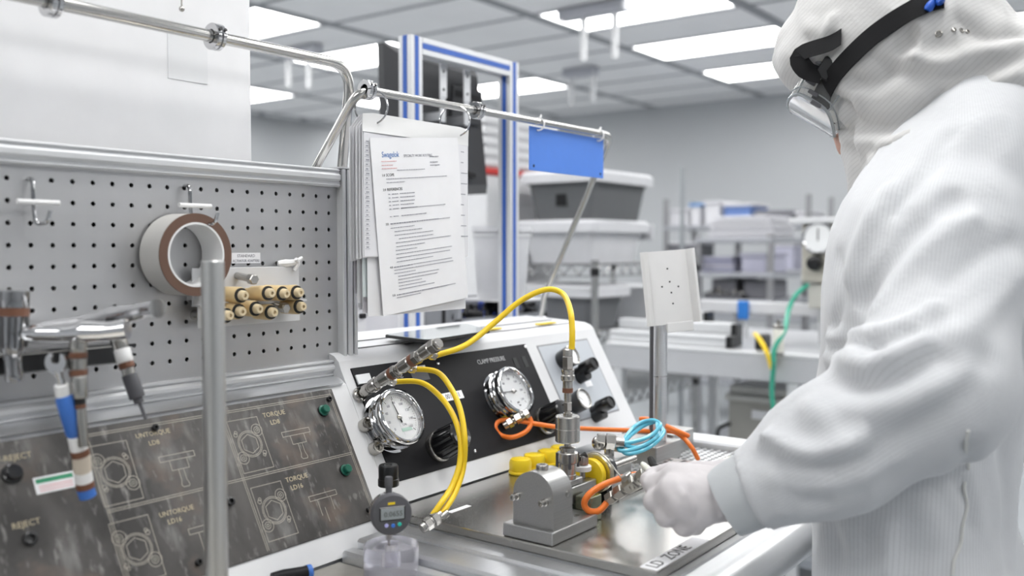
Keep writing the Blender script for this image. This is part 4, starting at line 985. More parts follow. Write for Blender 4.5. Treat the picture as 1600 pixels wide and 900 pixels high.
# ------------------------------------------------------------------ rear bench with blue-striped frame and monitor
greyp = M('tote_grey', (.115, .12, .125), .45); totew = M('tote_white', (.60, .605, .63), .4); carton = M('carton_white', (.58, .58, .61), .5)
rb_ = thing('rear_bench', 'white bench behind the console carrying the blue-striped frame', 'workbench', (1.7, 1.75, 0))
MB().box((.95, 1.30, 1.045), (2.12, 1.98, 1.075), .003).build('bench_top', M('bench_white', (.58, .58, .60), .4), rb_)
for x in (1.0, 2.08):
    for y in (1.34, 1.94): MB().box((x - .02, y - .02, 0), (x + .02, y + .02, 1.045)).build('leg', alu, rb_)
stripe = M('blue_stripe', (.035, .11, .42), .4)
mf = thing('monitor_gantry', 'tall aluminium profile frame with blue stripes standing behind the documents', 'frame', (1.8, 1.5, 1.075))
def profile_post(x, y, z0, z1, s=.040):
    m = MB()
    for a, b in ((0, .33), (.67, 1)):
        for c, d in ((0, .33), (.67, 1)): m.box((x + s * a, y + s * c, z0), (x + s * b, y + s * d, z1), .0012)
    m.box((x + .004, y + .0045, z0 + .001), (x + s - .004, y + s - .0045, z1 - .0015))
    o = m.build('post', alu_w, mf)
    MB().box((x - .0004, y + s * .34, z0), (x + .003, y + s * .66, z1)).box((x + s * .34, y - .0004, z0), (x + s * .66, y + .003, z1)).build('blue_insert', stripe, o)
ztop = 1.806
profile_post(1.602, 1.485, 1.0755, ztop); profile_post(1.985, 1.485, 1.0755, ztop)
m = MB()
for a in (1.485, 1.5117):
    for c in (ztop - .040, ztop - .0133): m.box((1.6425, a, c), (1.9845, a + .0133, c + .0133), .001)
m.box((1.643, 1.4895, ztop - .0355), (1.984, 1.5205, ztop - .0045))
o = m.build('top_bar', alu_w, mf); MB().box((1.642, 1.4845, ztop - .0265), (1.985, 1.488, ztop - .0135)).build('blue_insert', stripe, o)
mon = thing('monitor', 'black monitor seen from behind, hung on the blue-striped frame', 'monitor', (1.83, 1.62, 1.45))
blkm = M('monitor_black', (.045, .046, .050), .42); slot = M('slot_dark', (.012, .012, .013), .6)
pa_, pb_ = Yp(598, 66, 1.64), Yp(742, 110, 1.60); pc_, pd_ = Yp(760, 303, 1.60), Yp(606, 310, 1.64)
V = [pa_, pb_, pc_, pd_]
cen = sum(V, Vector()) / 4; nn = (V[1] - V[0]).cross(V[3] - V[0]).normalized()
if nn.y > 0: nn = -nn
bk = MB()
inn = [cen + (p - cen) * .86 + nn * .030 for p in V]; far = [p - nn * .022 for p in V]
bk.add(V + inn + far, [(4, 5, 6, 7), (0, 1, 5, 4), (1, 2, 6, 5), (2, 3, 7, 6), (3, 0, 4, 7), (0, 1, 9, 8), (1, 2, 10, 9), (2, 3, 11, 10), (3, 0, 8, 11), (8, 9, 10, 11)]).build('case', blkm, mon, angle=20)
e1 = (V[1] - V[0]).normalized(); e2 = (V[0] - V[3]).normalized(); FM = frame(cen + nn * .030, e1, e2)
MB().box((.02, .02, 0), (.13, .115, .006), .004, M=FM).build('vesa_plate', blkm, mon)
MB().box((-.015, .06, .0005), (.15, .075, .0035), M=FM).box((.03, .085, .006), (.12, .10, .0075), M=FM).build('vent_slots', slot, mon, kind='stuff')
MB().box((.09, -.12, 0), (.12, -.105, .012), .003, M=FM).build('port_cover', slot, mon)
for x_ in (690, 727):
    p = Yp(x_, 112 if x_ < 700 else 120, 1.535); y0 = 1.528
    br = MB().box((p.x - .013, y0, p.z - .065), (p.x + .013, y0 + .004, p.z + .030), .001).box((p.x - .010, y0 + .002, p.z - .125), (p.x + .010, y0 + .006, p.z - .060), .001).box((p.x - .013, 1.524, p.z + .02), (p.x + .013, 1.535, p.z + .03)).box((p.x - .010, y0 + .005, p.z - .12), (p.x + .010, 1.60, p.z - .10)).build('mount_bracket', alu, mon)
    hm = MB()
    for q in (.0, -.045, -.085): hm.cyl((p.x, y0 - .0006 + (.002 if q < -.06 else 0), p.z + q), (p.x, y0 + .001, p.z + q), .004, n=10)
    hm.build('bracket_holes', slot, br, kind='stuff')
# glass sheet on the console top
g4 = [Zp(598, 529, 1.1545), Zp(668, 538, 1.1545), Zp(768, 522, 1.1545), Zp(728, 511, 1.1545)]
cg = sum(g4, Vector()) / 4
gs = thing('glass_sheet', 'dark-edged glass sheet lying across the console top', 'glass sheet', (cg.x, cg.y, 1.155))
poly = []
for i in range(4):
    a, b, c = g4[i - 1], g4[i], g4[(i + 1) % 4]
    pa2, pb2 = b + (a - b).normalized() * .012, b + (c - b).normalized() * .012
    poly += [(pa2.x, pa2.y), ((pa2.x + pb2.x + b.x) / 3, (pa2.y + pb2.y + b.y) / 3), (pb2.x, pb2.y)]
MB().prism(poly, Matrix(), 1.1565, 1.1610).build('edge', rubber, gs); MB().prism([(cg.x + (x - cg.x) * .965, cg.y + (y - cg.y) * .965) for x, y in poly], Matrix(), 1.1608, 1.1618).build('glass', M('sheet_glass', (.60, .65, .65), .05, .25, coat=.6), gs)  # pale glass colour stands in for the white reflected in the sheet

# generic corner-on box: its near vertical edge, left face along +Y, right face along +X
def cspan(x0, xc, x1, yt, yb, d):
    c = Dp(xc, yb, d); return c, (x1 - xc) * d / (.597 * F_PX) * 1.04, (xc - x0) * d / (.802 * F_PX) * 1.04, (yb - yt) * d / F_PX
def cbox(name, lab, cat, x0, xc, x1, yt, yb, d, mat, bev=.004, z=None, group=None, lid=None, L=None, strap=None):
    c, lx, ly, h = cspan(x0, xc, x1, yt, yb, d)
    if L: lx, ly = L
    if z is not None: c.z = z
    if lid is None and strap is None:
        o = MB().box((c.x, c.y, c.z), (c.x + lx, c.y + ly, c.z + h), bev).build(name, mat); return tag(o, lab, cat, group)
    t = thing(name, lab, cat, (c.x + lx / 2, c.y + ly / 2, c.z), group)
    MB().box((c.x, c.y, c.z), (c.x + lx, c.y + ly, c.z + h), bev).build('body', mat, t)
    if lid: MB().box((c.x - .006, c.y - .006, c.z + h), (c.x + lx + .006, c.y + ly + .006, c.z + h + lid[0]), .003).build('lid', lid[1], t)
    if strap: strap(t, c, lx, ly, h)
    return t
# boxes on the rear bench, seen under the documents
ZR_ = 1.0755
def pbox(name, lab, cat, lo, hi, mat, parts=None, bev=.004, group=None):
    t = thing(name, lab, cat, ((lo[0] + hi[0]) / 2, (lo[1] + hi[1]) / 2, lo[2]), group)
    MB().box(lo, hi, bev).build('body', mat, t)
    for nm, l2, h2, m2 in (parts or []): MB().box(l2, h2, .002).build(nm, m2, t)
    return t
a = Yp(548, 470, 1.62); b = Yp(628, 520, 1.62)
pbox('white_carton', 'white carton on the rear bench under the documents, beside the pegboard post', 'box', (a.x - .05, 1.60, ZR_), (b.x - .03, 1.80, a.z), carton, [('flap', (a.x - .055, 1.594, a.z - .006), (b.x - .025, 1.70, a.z + .004), whitep)])
a = Yp(668, 482, 1.75); b = Yp(735, 520, 1.75)
pbox('white_tray_box', 'long white box on the rear bench behind the frame post', 'box', (a.x - .12, 1.66, ZR_), (b.x - .17, 1.80, ZR_ + .075), whitep, [('label', (a.x - .02, 1.6585, ZR_ + .02), (a.x + .04, 1.6605, ZR_ + .05), paper)])
a = Yp(548, 455, 1.40); b = Yp(563, 515, 1.40)
pbox('switch_box', 'small grey switch box with dark buttons behind the pegboard post', 'switch box', (a.x - .03, 1.385, ZR_), (b.x + .006, 1.43, a.z), M('switch_grey', (.62, .62, .64), .5), [('button', (a.x + .008, 1.380, a.z - .035), (a.x + .020, 1.386, a.z - .022), slot), ('button', (a.x + .008, 1.380, a.z - .056), (a.x + .026, 1.386, a.z - .046), blackm)])
ms = thing('black_stand', 'thin black two-legged stand behind the glass sheet', 'stand', (1.83, 1.60, ZR_))
for x_ in (693, 708):
    p = Yp(x_, 486, 1.58); MB().cyl((p.x, 1.58, ZR_), (p.x, 1.58, p.z + .06), .0055, n=10).build('leg', blackp, ms)
p0_ = Yp(693, 486, 1.58); p1_ = Yp(708, 486, 1.58)
MB().box((p0_.x - .02, 1.572, p0_.z + .05), (p1_.x + .02, 1.59, p0_.z + .075), .002).build('cross_piece', blackp, ms)
a = Yp(702, 478, 1.84); b = Yp(733, 504, 1.84)
pbox('red_bag', 'dark red bag on the rear bench behind the black stand', 'bag', (a.x, 1.82, ZR_ + .0003), (min(b.x + .02, 2.1), 1.92, a.z), M('red_fabric', (.28, .025, .03), .7, 0, .4, (60, 60, 60)), [('handle', (a.x + .02, 1.89, a.z - .002), (b.x, 1.92, a.z + .018), M('red_handle', (.2, .02, .02), .6))], .02)
# grey crate with a clutter of black and blue connectors, white pail on it
a = Dp(738, 505, 2.48)
gc = thing('grey_crate', 'open grey crate of black and blue connectors under the white pail', 'crate', (a.x + .2, a.y + .1, ZR_))
cx0, cy0 = a.x - .08, a.y - .02; chh = Dp(760, 470, 2.55).z - ZR_
m = MB().box((cx0, cy0, ZR_ + .0005), (cx0 + .40, cy0 + .012, ZR_ + chh * .55)).box((cx0, cy0, ZR_ + .0005), (cx0 + .012, cy0 + .26, ZR_ + chh)).box((cx0 + .388, cy0, ZR_ + .0005), (cx0 + .40, cy0 + .26, ZR_ + chh)).box((cx0, cy0 + .248, ZR_ + .0005), (cx0 + .40, cy0 + .26, ZR_ + chh)).box((cx0, cy0, ZR_ + .0005), (cx0 + .40, cy0 + .26, ZR_ + .008))
m.build('crate_shell', M('crate_grey', (.22, .23, .25), .5), gc)
rr = random.Random(9); mk_, mb_ = MB(), MB()
for k in range(46):
    p = Vector((cx0 + rr.uniform(.05, .36), cy0 + rr.uniform(.03, .2), ZR_ + rr.uniform(.02, chh * .95))); q = p + Vector((rr.uniform(-.05, .05), rr.uniform(-.04, .04), rr.uniform(-.03, .03)))
    (mb_ if k % 6 == 0 else mk_).cyl(p, q, rr.uniform(.006, .014), n=8)
mk_.build('connectors', blackm, gc, kind='stuff'); mb_.build('blue_connectors', M('connector_blue', (.05, .10, .50), .4), gc, kind='stuff')
wp = Dp(783, 470, 2.50); rW = 46 * 2.5 / F_PX
pl_ = thing('white_pail', 'white tapered plastic pail behind the right frame post', 'pail', (wp.x + .06, wp.y + .045, wp.z))
pcx, pcy = wp.x + .10, wp.y + .075; hp_ = Dp(783, 352, 2.5).z - wp.z
MB().box((pcx - .09, pcy - .09, ZR_ + chh * 1.002), (pcx + .09, pcy + .09, wp.z - .0005), .004).build('stand_board', whitep, pl_)
MB().lathe([(rW * .82, 0), (rW * .86, .004), (rW * 1.02, hp_ * .92), (rW * 1.08, hp_ * .92), (rW * 1.08, hp_), (rW * 1.02, hp_), (rW * 1.0, hp_ - .006)], (pcx, pcy, wp.z), n=36).build('pail_body', totew, pl_)
MB().lathe([(rW * 1.085, hp_ * .86), (rW * 1.10, hp_ * .87), (rW * 1.085, hp_ * .88)], (pcx, pcy, wp.z), n=36, c0=False, c1=False).build('rim_ring', whitep, pl_)

# ------------------------------------------------------------------ wire shelf rack with totes
wire = M('chrome_wire', (.48, .48, .48), .25, .95)
RC = Dp(928, 412, 3.72); RX, RY, LX, LY = RC.x - .012, RC.y - .012, .92, .46
wr_ = thing('wire_rack', 'chrome wire shelving rack holding the grey and white totes', 'shelf rack', (RX + LX / 2, RY + LY / 2, 0))
ZL = [.70, .975, 1.245]
for x in (RX, RX + LX):
    for y in (RY, RY + LY):
        p = MB().cyl((x, y, 0), (x, y, 1.285 if (x > RX or y > RY) else 1.262), .0145, n=14)
        for k in range(20): p.torus((x, y, .08 + k * .06), (0, 0, 1), .0146, .0012, 10, 4)
        po = p.build('post', wire, wr_)
        for z in ZL: MB().lathe([(.016, 0), (.019, .004), (.019, .03), (.016, .034)], (x, y, z - .046), n=14).build('sleeve_clip', blackp, po)
for z in ZL:
    m = MB(); m.box((RX, RY - .004, z - .006), (RX + LX, RY + .004, z)).box((RX, RY + LY - .004, z - .006), (RX + LX, RY + LY + .004, z)).box((RX - .004, RY, z - .006), (RX + .004, RY + LY, z)).box((RX + LX - .004, RY, z - .006), (RX + LX + .004, RY + LY, z))
    for zz in (z - .045,):
        m.box((RX, RY - .004, zz - .006), (RX + LX, RY + .004, zz)).box((RX - .004, RY, zz - .006), (RX + .004, RY + LY, zz))
    k = 0; x = RX
    while x < RX + LX - .05:
        m.tube([(x, RY, z - .045), (x + .0375, RY, z - .004), (x + .075, RY, z - .045)], .005, 6); x += .075
    y = RY
    while y < RY + LY - .05:
        m.tube([(RX, y, z - .045), (RX, y + .0375, z - .004), (RX, y + .075, z - .045)], .005, 6); y += .075
    x = RX + .03
    while x < RX + LX: m.tube([(x, RY, z - .004), (x, RY + LY, z - .004)], .0022, 6); x += .03
    o = m.build('wire_shelf', wire, wr_, kind='stuff')
def tote(lab, x0, xc, x1, yt, yb, d, z, mat, lidm, latch=True, square=False):
    c, lx, ly, h = cspan(x0, xc, x1, yt, yb, d); c.z = z; c.x += .018; c.y += .018; ly = min(ly, LY - .06)
    t = thing('storage_tote', lab, 'tote', (c.x + lx / 2, c.y + ly / 2, z), 'lidded totes on the wire rack')
    tp_ = .022; m = MB()
    lo, hi = (c.x + tp_, c.y + tp_), (c.x + lx - tp_, c.y + ly - tp_)
    def ring(x0_, y0_, x1_, y1_, zz, r=.03, n=4):
        P = []
        for (cx_, cy_, a0) in ((x1_ - r, y1_ - r, 0), (x0_ + r, y1_ - r, 90), (x0_ + r, y0_ + r, 180), (x1_ - r, y0_ + r, 270)):
            for k in range(n + 1): a = math.radians(a0 + 90 * k / n); P.append((cx_ + r * math.cos(a), cy_ + r * math.sin(a), zz))
        return P
    def loft(mb, rings, capb=True, capt=True):
        n = len(rings[0]); V = [p for r_ in rings for p in r_]; Fc = []
        for i in range(len(rings) - 1):
            for k in range(n): Fc.append((i * n + k, i * n + (k + 1) % n, (i + 1) * n + (k + 1) % n, (i + 1) * n + k))
        if capb: Fc.append(tuple(range(n))[::-1])
        if capt: Fc.append(tuple((len(rings) - 1) * n + k for k in range(n)))
        mb.add(V, Fc); return mb
    X0_, Y0_, X1_, Y1_ = c.x, c.y, c.x + lx, c.y + ly
    loft(m, [ring(X0_ + tp_, Y0_ + tp_, X1_ - tp_, Y1_ - tp_, z + .001), ring(X0_, Y0_, X1_, Y1_, z + h * .86), ring(X0_ - .008, Y0_ - .008, X1_ + .008, Y1_ + .008, z + h * .87), ring(X0_ - .008, Y0_ - .008, X1_ + .008, Y1_ + .008, z + h)]).build('tub', mat, t)
    e_ = .028
    loft(MB(), [ring(X0_ - e_, Y0_ - e_, X1_ + e_, Y1_ + e_, z + h - .018), ring(X0_ - e_, Y0_ - e_, X1_ + e_, Y1_ + e_, z + h + .020), ring(X0_ - e_ + .012, Y0_ - e_ + .012, X1_ + e_ - .012, Y1_ + e_ - .012, z + h + .032), ring(X0_ + .02, Y0_ + .02, X1_ - .02, Y1_ - .02, z + h + .032), ring(X0_ + .03, Y0_ + .03, X1_ - .03, Y1_ - .03, z + h + .022)]).build('lid', lidm, t)
    if latch: MB().box((X1_ + .015, Y0_ - e_ - .012, z + h - .05), (X1_ + .035, Y0_ + .06, z + h + .02), .006).build('latch', lidm, t)
    if square:
        q = Vector((X0_ + .012, Y0_ + ly * .48, z + h * .50)); MB().box((q.x - .006, q.y - .026, q.z - .028), (q.x + .002, q.y + .026, q.z + .024), M=None).build('black_square_label', blackp, t)
    return t, z + h + .032
_, zt_ = tote('white tote with white lid on the top wire shelf', 822, 928, 1022, 348, 406, 3.74, 1.246, totew, totew)
tote('charcoal grey tote with white lid and black square label, on top of the white tote', 830, 928, 1030, 268, 335, 3.74, zt_, greyp, totew, False, True)
tote('grey tote with white lid on the middle wire shelf, behind the arching yellow hose', 800, 925, 985, 462, 520, 3.76, .976, M('tote_mid_grey', (.15, .155, .165), .45), totew, False)
pb_x = Dp(950, 480, 4.0)
bx = MB().box((RX + .52, RY + .03, .976), (RX + .90, RY + .40, .976 + .16), .004).build('grey_carton', M('carton_grey', (.52, .53, .55), .5)); tag(bx, 'pale grey carton on the middle wire shelf behind the tablet holder', 'box')
# louvred white cart with a red band behind the frame
lc = Dp(738, 330, 4.05); ct = thing('louvred_cabinet', 'white louvred cabinet with a red band, seen through the frame', 'cabinet', (lc.x + .2, lc.y, 0))
wL = .55; x0_, y0_ = lc.x - .05, lc.y + .18
MB().box((x0_, y0_ - .30, .05), (x0_ + wL, y0_ + .3, 1.62), .004).build('body', whitep, ct)
for k in range(5): MB().box((x0_ - .016, y0_ - .30, 1.66 + k * .045), (x0_ + wL, y0_ + .3, 1.66 + k * .045 + .034), .006).build('louvre_slat', whitep, ct)
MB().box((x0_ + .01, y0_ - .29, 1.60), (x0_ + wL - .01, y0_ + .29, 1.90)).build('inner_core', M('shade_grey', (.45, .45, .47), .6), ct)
MB().box((x0_ - .02, y0_ - .31, 1.625), (x0_ + wL, y0_ + .3, 1.652), .003).build('red_band', M('band_red', (.55, .03, .025), .45), ct)
for y in (y0_ - .25, y0_ + .25):
    for x in (x0_ + .05, x0_ + wL - .05): MB().cyl((x - .012, y, .03), (x + .012, y, .03), .03, n=14).build('caster', rubber, ct)

# ------------------------------------------------------------------ second bench with profiles, cabinet and instrument
BX = 3.135
ab_ = thing('profile_bench', 'aluminium profile bench behind the tablet stand', 'workbench', (BX + .5, 1.3, 0))
ya, yb2 = Xp(936, 560, BX).y - .03, Xp(1420, 600, BX).y
zb_ = .842
fb_ = MB().box((BX, yb2, zb_), (BX + .05, ya, zb_ + .098), .004)
fb_.build('front_beam', M('beam_silver', (.52, .53, .55), .45, .2), ab_); MB().box((BX - .003, yb2, zb_ + .088), (BX + .06, ya, zb_ + .102), .003).build('beam_lip', alu_w, ab_)
MB().box((BX + .05, yb2, zb_ + .080), (BX + .95, ya, zb_ + .102)).build('bench_top', M('bench_grey', (.34, .35, .37), .4), ab_)
for y in (Xp(1237, 640, BX).y, ya - .05):
    for x in (BX + .022, BX + .9): MB().box((x - .02, y - .02, 0), (x + .02, y + .02, zb_), .003).build('leg', alu_w, ab_)
MB().box((BX + .02, yb2, .20), (BX + .9, ya, .23)).build('lower_shelf', M('shelf_grey', (.30, .32, .35), .5), ab_)
zt2 = zb_ + .1025
prof_l = ['long aluminium profile lying on the far bench, nearest edge', 'long aluminium profile behind the nearest one on the far bench', 'short aluminium profile with a black end behind the tablet holder']
for k, (y_lo, y_hi, x, h) in enumerate(((Xp(1128, 560, BX).y, ya, BX + .03, .045), (Xp(1128, 560, BX).y + .01, ya + .0, BX + .10, .085), (Xp(1095, 520, BX + .3).y, ya - .2, BX + .32, .11))):
    t = thing('aluminium_profile', prof_l[k], 'profile', (x + .03, (y_lo + y_hi) / 2, zt2), 'aluminium profiles on the far bench')
    m = MB().box((x, y_lo, zt2), (x + .055, y_hi, zt2 + h * .44), .003).box((x + .005, y_lo, zt2 + h * .44), (x + .05, y_hi, zt2 + h * .56)).box((x, y_lo, zt2 + h * .56), (x + .055, y_hi, zt2 + h), .003); m.build('bar', alu_w, t)
    MB().box((x - .002, y_lo - .022, zt2 + .002), (x + .057, y_lo - .001, zt2 + h), .002).build('black_end', blackp, t)
# cabinet below
cab = Dp(1148, 700, 3.66)
sc = thing('steel_cabinet', 'low grey steel cabinet with a pale top under the far bench', 'cabinet', (cab.x + .2, cab.y - .05, .231))
cy1, cy0_ = Xp(1138, 650, cab.x).y, Xp(1235, 650, cab.x).y
ztc = Xp(1170, 605, cab.x).z
MB().box((cab.x, cy0_, .231), (cab.x + .4, cy1, ztc - .06), .004).build('body', M('cabinet_olive', (.40, .39, .355), .45, .2), sc)
MB().box((cab.x - .01, cy0_ - .01, ztc - .058), (cab.x + .41, cy1 + .012, ztc - .035), .003).box((cab.x + .01, cy0_, ztc - .035), (cab.x + .4, cy1, ztc), .004).build('top', M('cabinet_top', (.62, .61, .57), .4), sc)
MB().box((cab.x - .012, cy0_ + .06, ztc - .12), (cab.x - .001, cy0_ + .15, ztc - .085), .002).build('label_plate', paper, sc)
MB().tube(fillet([(cab.x - .002, cy1 - .01, .62), (cab.x - .03, cy1 + .03, .60), (cab.x - .03, cy1 + .05, .34), (cab.x - .002, cy1 + .04, .30)], .03), .008, 8).build('side_hose', rubber, sc)
db = cbox('dark_case', 'dark case on the shelf behind the steel cabinet', 'case', 1103, 1112, 1150, 603, 640, 4.05, blackm, z=.2305, L=(.22, .12), strap=lambda t, c, lx, ly, h: MB().box((c.x + .05, c.y + .03, c.z + h), (c.x + .15, c.y + .06, c.z + h + .02), .004).build('handle', blackp, t))
# instrument with gauge on posts
iX = 3.42
iy1, iy0 = Xp(1252, 400, iX).y, Xp(1335, 400, iX).y
it_, ib_ = Xp(1290, 349, iX).z, Xp(1290, 442, iX).z
ins = thing('instrument_stand', 'beige instrument with a round gauge and black knob beside the operator', 'instrument', (iX + .1, (iy0 + iy1) / 2, zt2))
bg = M('instrument_beige', (.50, .48, .42), .45, .2)
MB().box((iX, iy0, ib_), (iX + .2, iy1, it_), .006).build('housing', bg, ins)
MB().box((iX - .03, iy0 - .03, it_), (iX + .23, iy1 + .04, it_ + .022), .003).build('top_plate', whitep, ins)
gp = Xp(1281, 372, iX)
gg = MB().lathe([(.058, 0), (.060, .006), (.060, .022), (.054, .027), (.050, .022)], (iX, gp.y, gp.z), (-1, 0, 0), 30, c1=False).build('gauge_case', chrome, ins)
MB().lathe([(.0505, .0205), (.0505, .0215), (.0001, .0215)], (iX, gp.y, gp.z), (-1, 0, 0), 28, c0=False, c1=False).build('gauge_dial', dialM, gg)
MB().box((iX - .0235, gp.y - .002, gp.z - .01), (iX - .0222, gp.y + .002, gp.z + .035)).build('gauge_needle', ink, gg)
kp = Xp(1276, 411, iX); MB().lathe([(.028, 0), (.030, .01), (.027, .035), (.02, .038)], (iX, kp.y, kp.z), (-1, 0, 0), 20).build('black_knob', blackp, ins)
l0 = Xp(1290, 483, iX + .02).z
MB().box((iX + .02, iy0, l0), (iX + .2, iy1 - .02, ib_ - .004), .004).build('lower_box', M('instrument_grey', (.55, .54, .50), .5), ins)
for y in (iy0 + .03, iy1 - .05): MB().box((iX + .09, y - .015, zt2), (iX + .12, y + .015, l0)).build('post', alu_w, ins)
# white rail frame with a blue clip, cylinder and hoses
wx = 3.62
rl = thing('rail_stand', 'white rail frame standing on the far bench beside the tablet holder', 'frame', (wx, 1.5, zt2))
y1r, y0r, zr_ = Xp(1092, 478, wx).y, Xp(1300, 486, wx).y, Xp(1170, 480, wx).z
MB().box((wx, y0r, zr_ - .026), (wx + .04, y1r, zr_ + .022), .004).build('rail', whitep, rl)
for x_ in (1163, 1100): y = Xp(x_, 520, wx).y; MB().cyl((wx + .02, y, zt2), (wx + .02, y, zr_ - .026), .010, n=10).build('support_rod', alu_w, rl)
yc_ = Xp(1163, 480, wx).y; bc = MB().box((wx - .022, yc_ - .022, zr_ - .05), (wx - .001, yc_ + .022, zr_ + .026), .004).build('blue_clip', M('clip_blue', (.03, .20, .62), .4), rl, label='bright blue clip')
hx_ = 3.108
cyl_ = Xp(1216, 556, hx_); wc = thing('white_cylinder', 'small white upright cylinder with nickel ends among the far hoses', 'cylinder', (cyl_.x, cyl_.y, cyl_.z))
zc0, zc1 = cyl_.z, Xp(1216, 508, hx_).z
MB().lathe([(.018, .012), (.019, .014), (.019, zc1 - zc0 - .014), (.018, zc1 - zc0 - .012)], (cyl_.x, cyl_.y, zc0), n=18).build('tube_body', M('cream_white', (.72, .71, .64), .4), wc)
MB().lathe([(.012, 0), (.0195, .001), (.0195, .012)], (cyl_.x, cyl_.y, zc0), n=18).lathe([(.0195, zc1 - zc0 - .012), (.0195, zc1 - zc0), (.008, zc1 - zc0 + .003), (.008, zc1 - zc0 + .02)], (cyl_.x, cyl_.y, zc0), n=18).build('end_caps', nickel, wc, kind='stuff')
greenh = M('green_hose', (.05, .38, .26), .4)
def bhose(name, lab, pts, r, mat, g): h = MB().tube(spline(pts, 6), r, 8).build(name, mat); tag(h, lab, 'hose', g)
bhose('green_hose', 'green hose hanging from the beige instrument down to the far bench', [Dp(1262, 445, 3.44), Dp(1243, 462, 3.42), Dp(1232, 485, 3.40), Xp(1226, 515, 3.13), Xp(1210, 545, 3.085), Xp(1209, 566, 3.085)], .0085, greenh, 'hoses on the far bench')
bhose('green_hose', 'green hose hanging in front of the steel cabinet below the far bench', [Xp(1209, 568, 3.085), Xp(1206, 610, 3.11), Xp(1209, 650, 3.12), Xp(1206, 690, 3.12), Xp(1208, 730, 3.12)], .009, greenh, 'hoses on the far bench')
bhose('yellow_air_hose', 'short yellow hose beside the white cylinder on the far bench', [Xp(1180, 522, 3.2), Xp(1188, 532, 3.15), Xp(1199, 552, 3.10), Xp(1206, 576, 3.09)], .0085, yellow, 'hoses on the far bench')
bhose('yellow_air_hose', 'curled yellow hose low behind the operator\'s arm', [Dp(1247, 610, 3.5), Dp(1252, 630, 3.5), Dp(1248, 650, 3.46), Dp(1236, 662, 3.44), Dp(1234, 640, 3.46)], .009, yellow, 'hoses on the far bench')
bk_ = MB().box((BX + .06, Xp(1182, 560, BX).y, zt2), (BX + .14, Xp(1168, 560, BX).y, zt2 + .055), .006).build('black_valve', blackp); tag(bk_, 'black valve at the end of the aluminium profiles', 'valve')
dk = thing('dark_hose_holder', 'dark holder with black posts at the far bench edge beside the operator', 'holder', (BX + .3, Xp(1270, 560, BX).y, zt2))
for q in (0, .05): MB().cyl((BX + .3, Xp(1262, 560, BX).y - q, zt2), (BX + .3, Xp(1262, 560, BX).y - q, zt2 + .10), .014, n=12).build('post', blackp, dk)
MB().box((BX + .27, Xp(1262, 560, BX).y - .07, zt2 + .10), (BX + .33, Xp(1262, 560, BX).y + .02, zt2 + .12)).build('cap', blackp, dk)

# ------------------------------------------------------------------ far shelving with stacked boxes
def shelf_unit(lab, X, xl, xr, zs, depth, posts_top, mat=None):
    t = thing('steel_shelving', lab, 'shelf rack', (X + depth / 2, (Xp(xl, 400, X).y + Xp(xr, 400, X).y) / 2, 0), 'steel shelving at the back')
    yl, yr = Xp(xl, 400, X).y, Xp(xr, 400, X).y
    for y in (yl, yr):
        for x in (X, X + depth): MB().box((x - .016, y - .016, 0), (x + .016, y + .016, posts_top)).build('post', M('shelf_post', (.30, .30, .31), .4, .5), t)
    for z in zs: MB().box((X - .02, yr - .02, z - .03), (X + depth + .02, yl + .02, z), .004).build('shelf', M('shelf_edge', (.36, .37, .40), .4, .3), t)
    return yl, yr
FXa = 5.32
zs1, zs2, zs3 = Xp(1150, 372, FXa).z, Xp(1150, 426, FXa).z, Xp(1150, 468, FXa).z
shelf_unit('steel shelving with stacked white boxes behind the rail frame', FXa, 1092, 1204, [.15, .55, zs3, zs2, zs1], .6, zs1 + .02)
def fbox(name, lab, X, xl, xr, z, yt, mat, cat='box', depth=.35, group=None, lid=None):
    yl, yr = Xp(xl, 400, X).y, Xp(xr, 400, X).y; zt = Xp((xl + xr) / 2, yt, X).z
    t = thing(name, lab, cat, (X + depth / 2, (yl + yr) / 2, z), group)
    MB().box((X, yr, z + .001), (X + depth, yl, zt - (.02 if lid else 0)), .006).build('body', mat, t)
    if lid: MB().box((X - .01, yr - .01, zt - .02), (X + depth + .01, yl + .01, zt), .004).build('lid', lid, t)
    return zt
bw = M('box_white', (.60, .60, .63), .5); bwl = M('box_lilac', (.44, .44, .54), .5); bgr = M('bin_slate', (.16, .16, .18), .5); bpu = M('box_violet', (.20, .20, .40), .5)
z = zs1
for k, (xl, xr, yt) in enumerate(((1108, 1208, 361), (1112, 1206, 352), (1110, 1202, 344), (1116, 1196, 337))):
    z = fbox('flat_box', 'flat white box in the stack on the far shelving, %s' % ('bottom of the stack', 'second from the bottom', 'second from the top', 'top of the stack')[k], FXa + .05, xl, xr, z, yt, bw if k % 2 == 0 else M('box_pale', (.50, .50, .54), .5), group='flat white boxes at the back', lid=bw)
z = zs2
for k, (xl, xr, yt) in enumerate(((1096, 1146, 417), (1098, 1144, 409), (1100, 1142, 401))):
    z = fbox('violet_box', 'violet and white flat box on the far shelving, %s' % ('bottom of three', 'middle of three', 'top of three')[k], FXa + .05, xl, xr, z, yt, bpu if k != 1 else bw, group='violet flat boxes at the back', lid=bwl)
fbox('lilac_bin', 'pale lilac bin on the far shelving right of the violet boxes', FXa + .05, 1158, 1196, zs2, 396, bwl, 'bin', lid=bwl)
fbox('slate_bin', 'dark slate bin on the lowest far shelf behind the rail frame, wide one', FXa + .05, 1112, 1150, zs3, 436, bgr, 'bin', group='dark bins at the back')
fbox('slate_bin', 'dark slate bin on the lowest far shelf, narrow one under the lilac bin', FXa + .05, 1162, 1198, zs3, 438, bgr, 'bin', group='dark bins at the back')
FXb = 6.6
zq = Xp(1150, 352, FXb).z
shelf_unit('long steel shelving along the back, white boxes on its top shelf', FXb, 1040, 1262, [.3, .8, Xp(1150, 420, FXb).z, zq], .5, Xp(1243, 304, FXb).z)
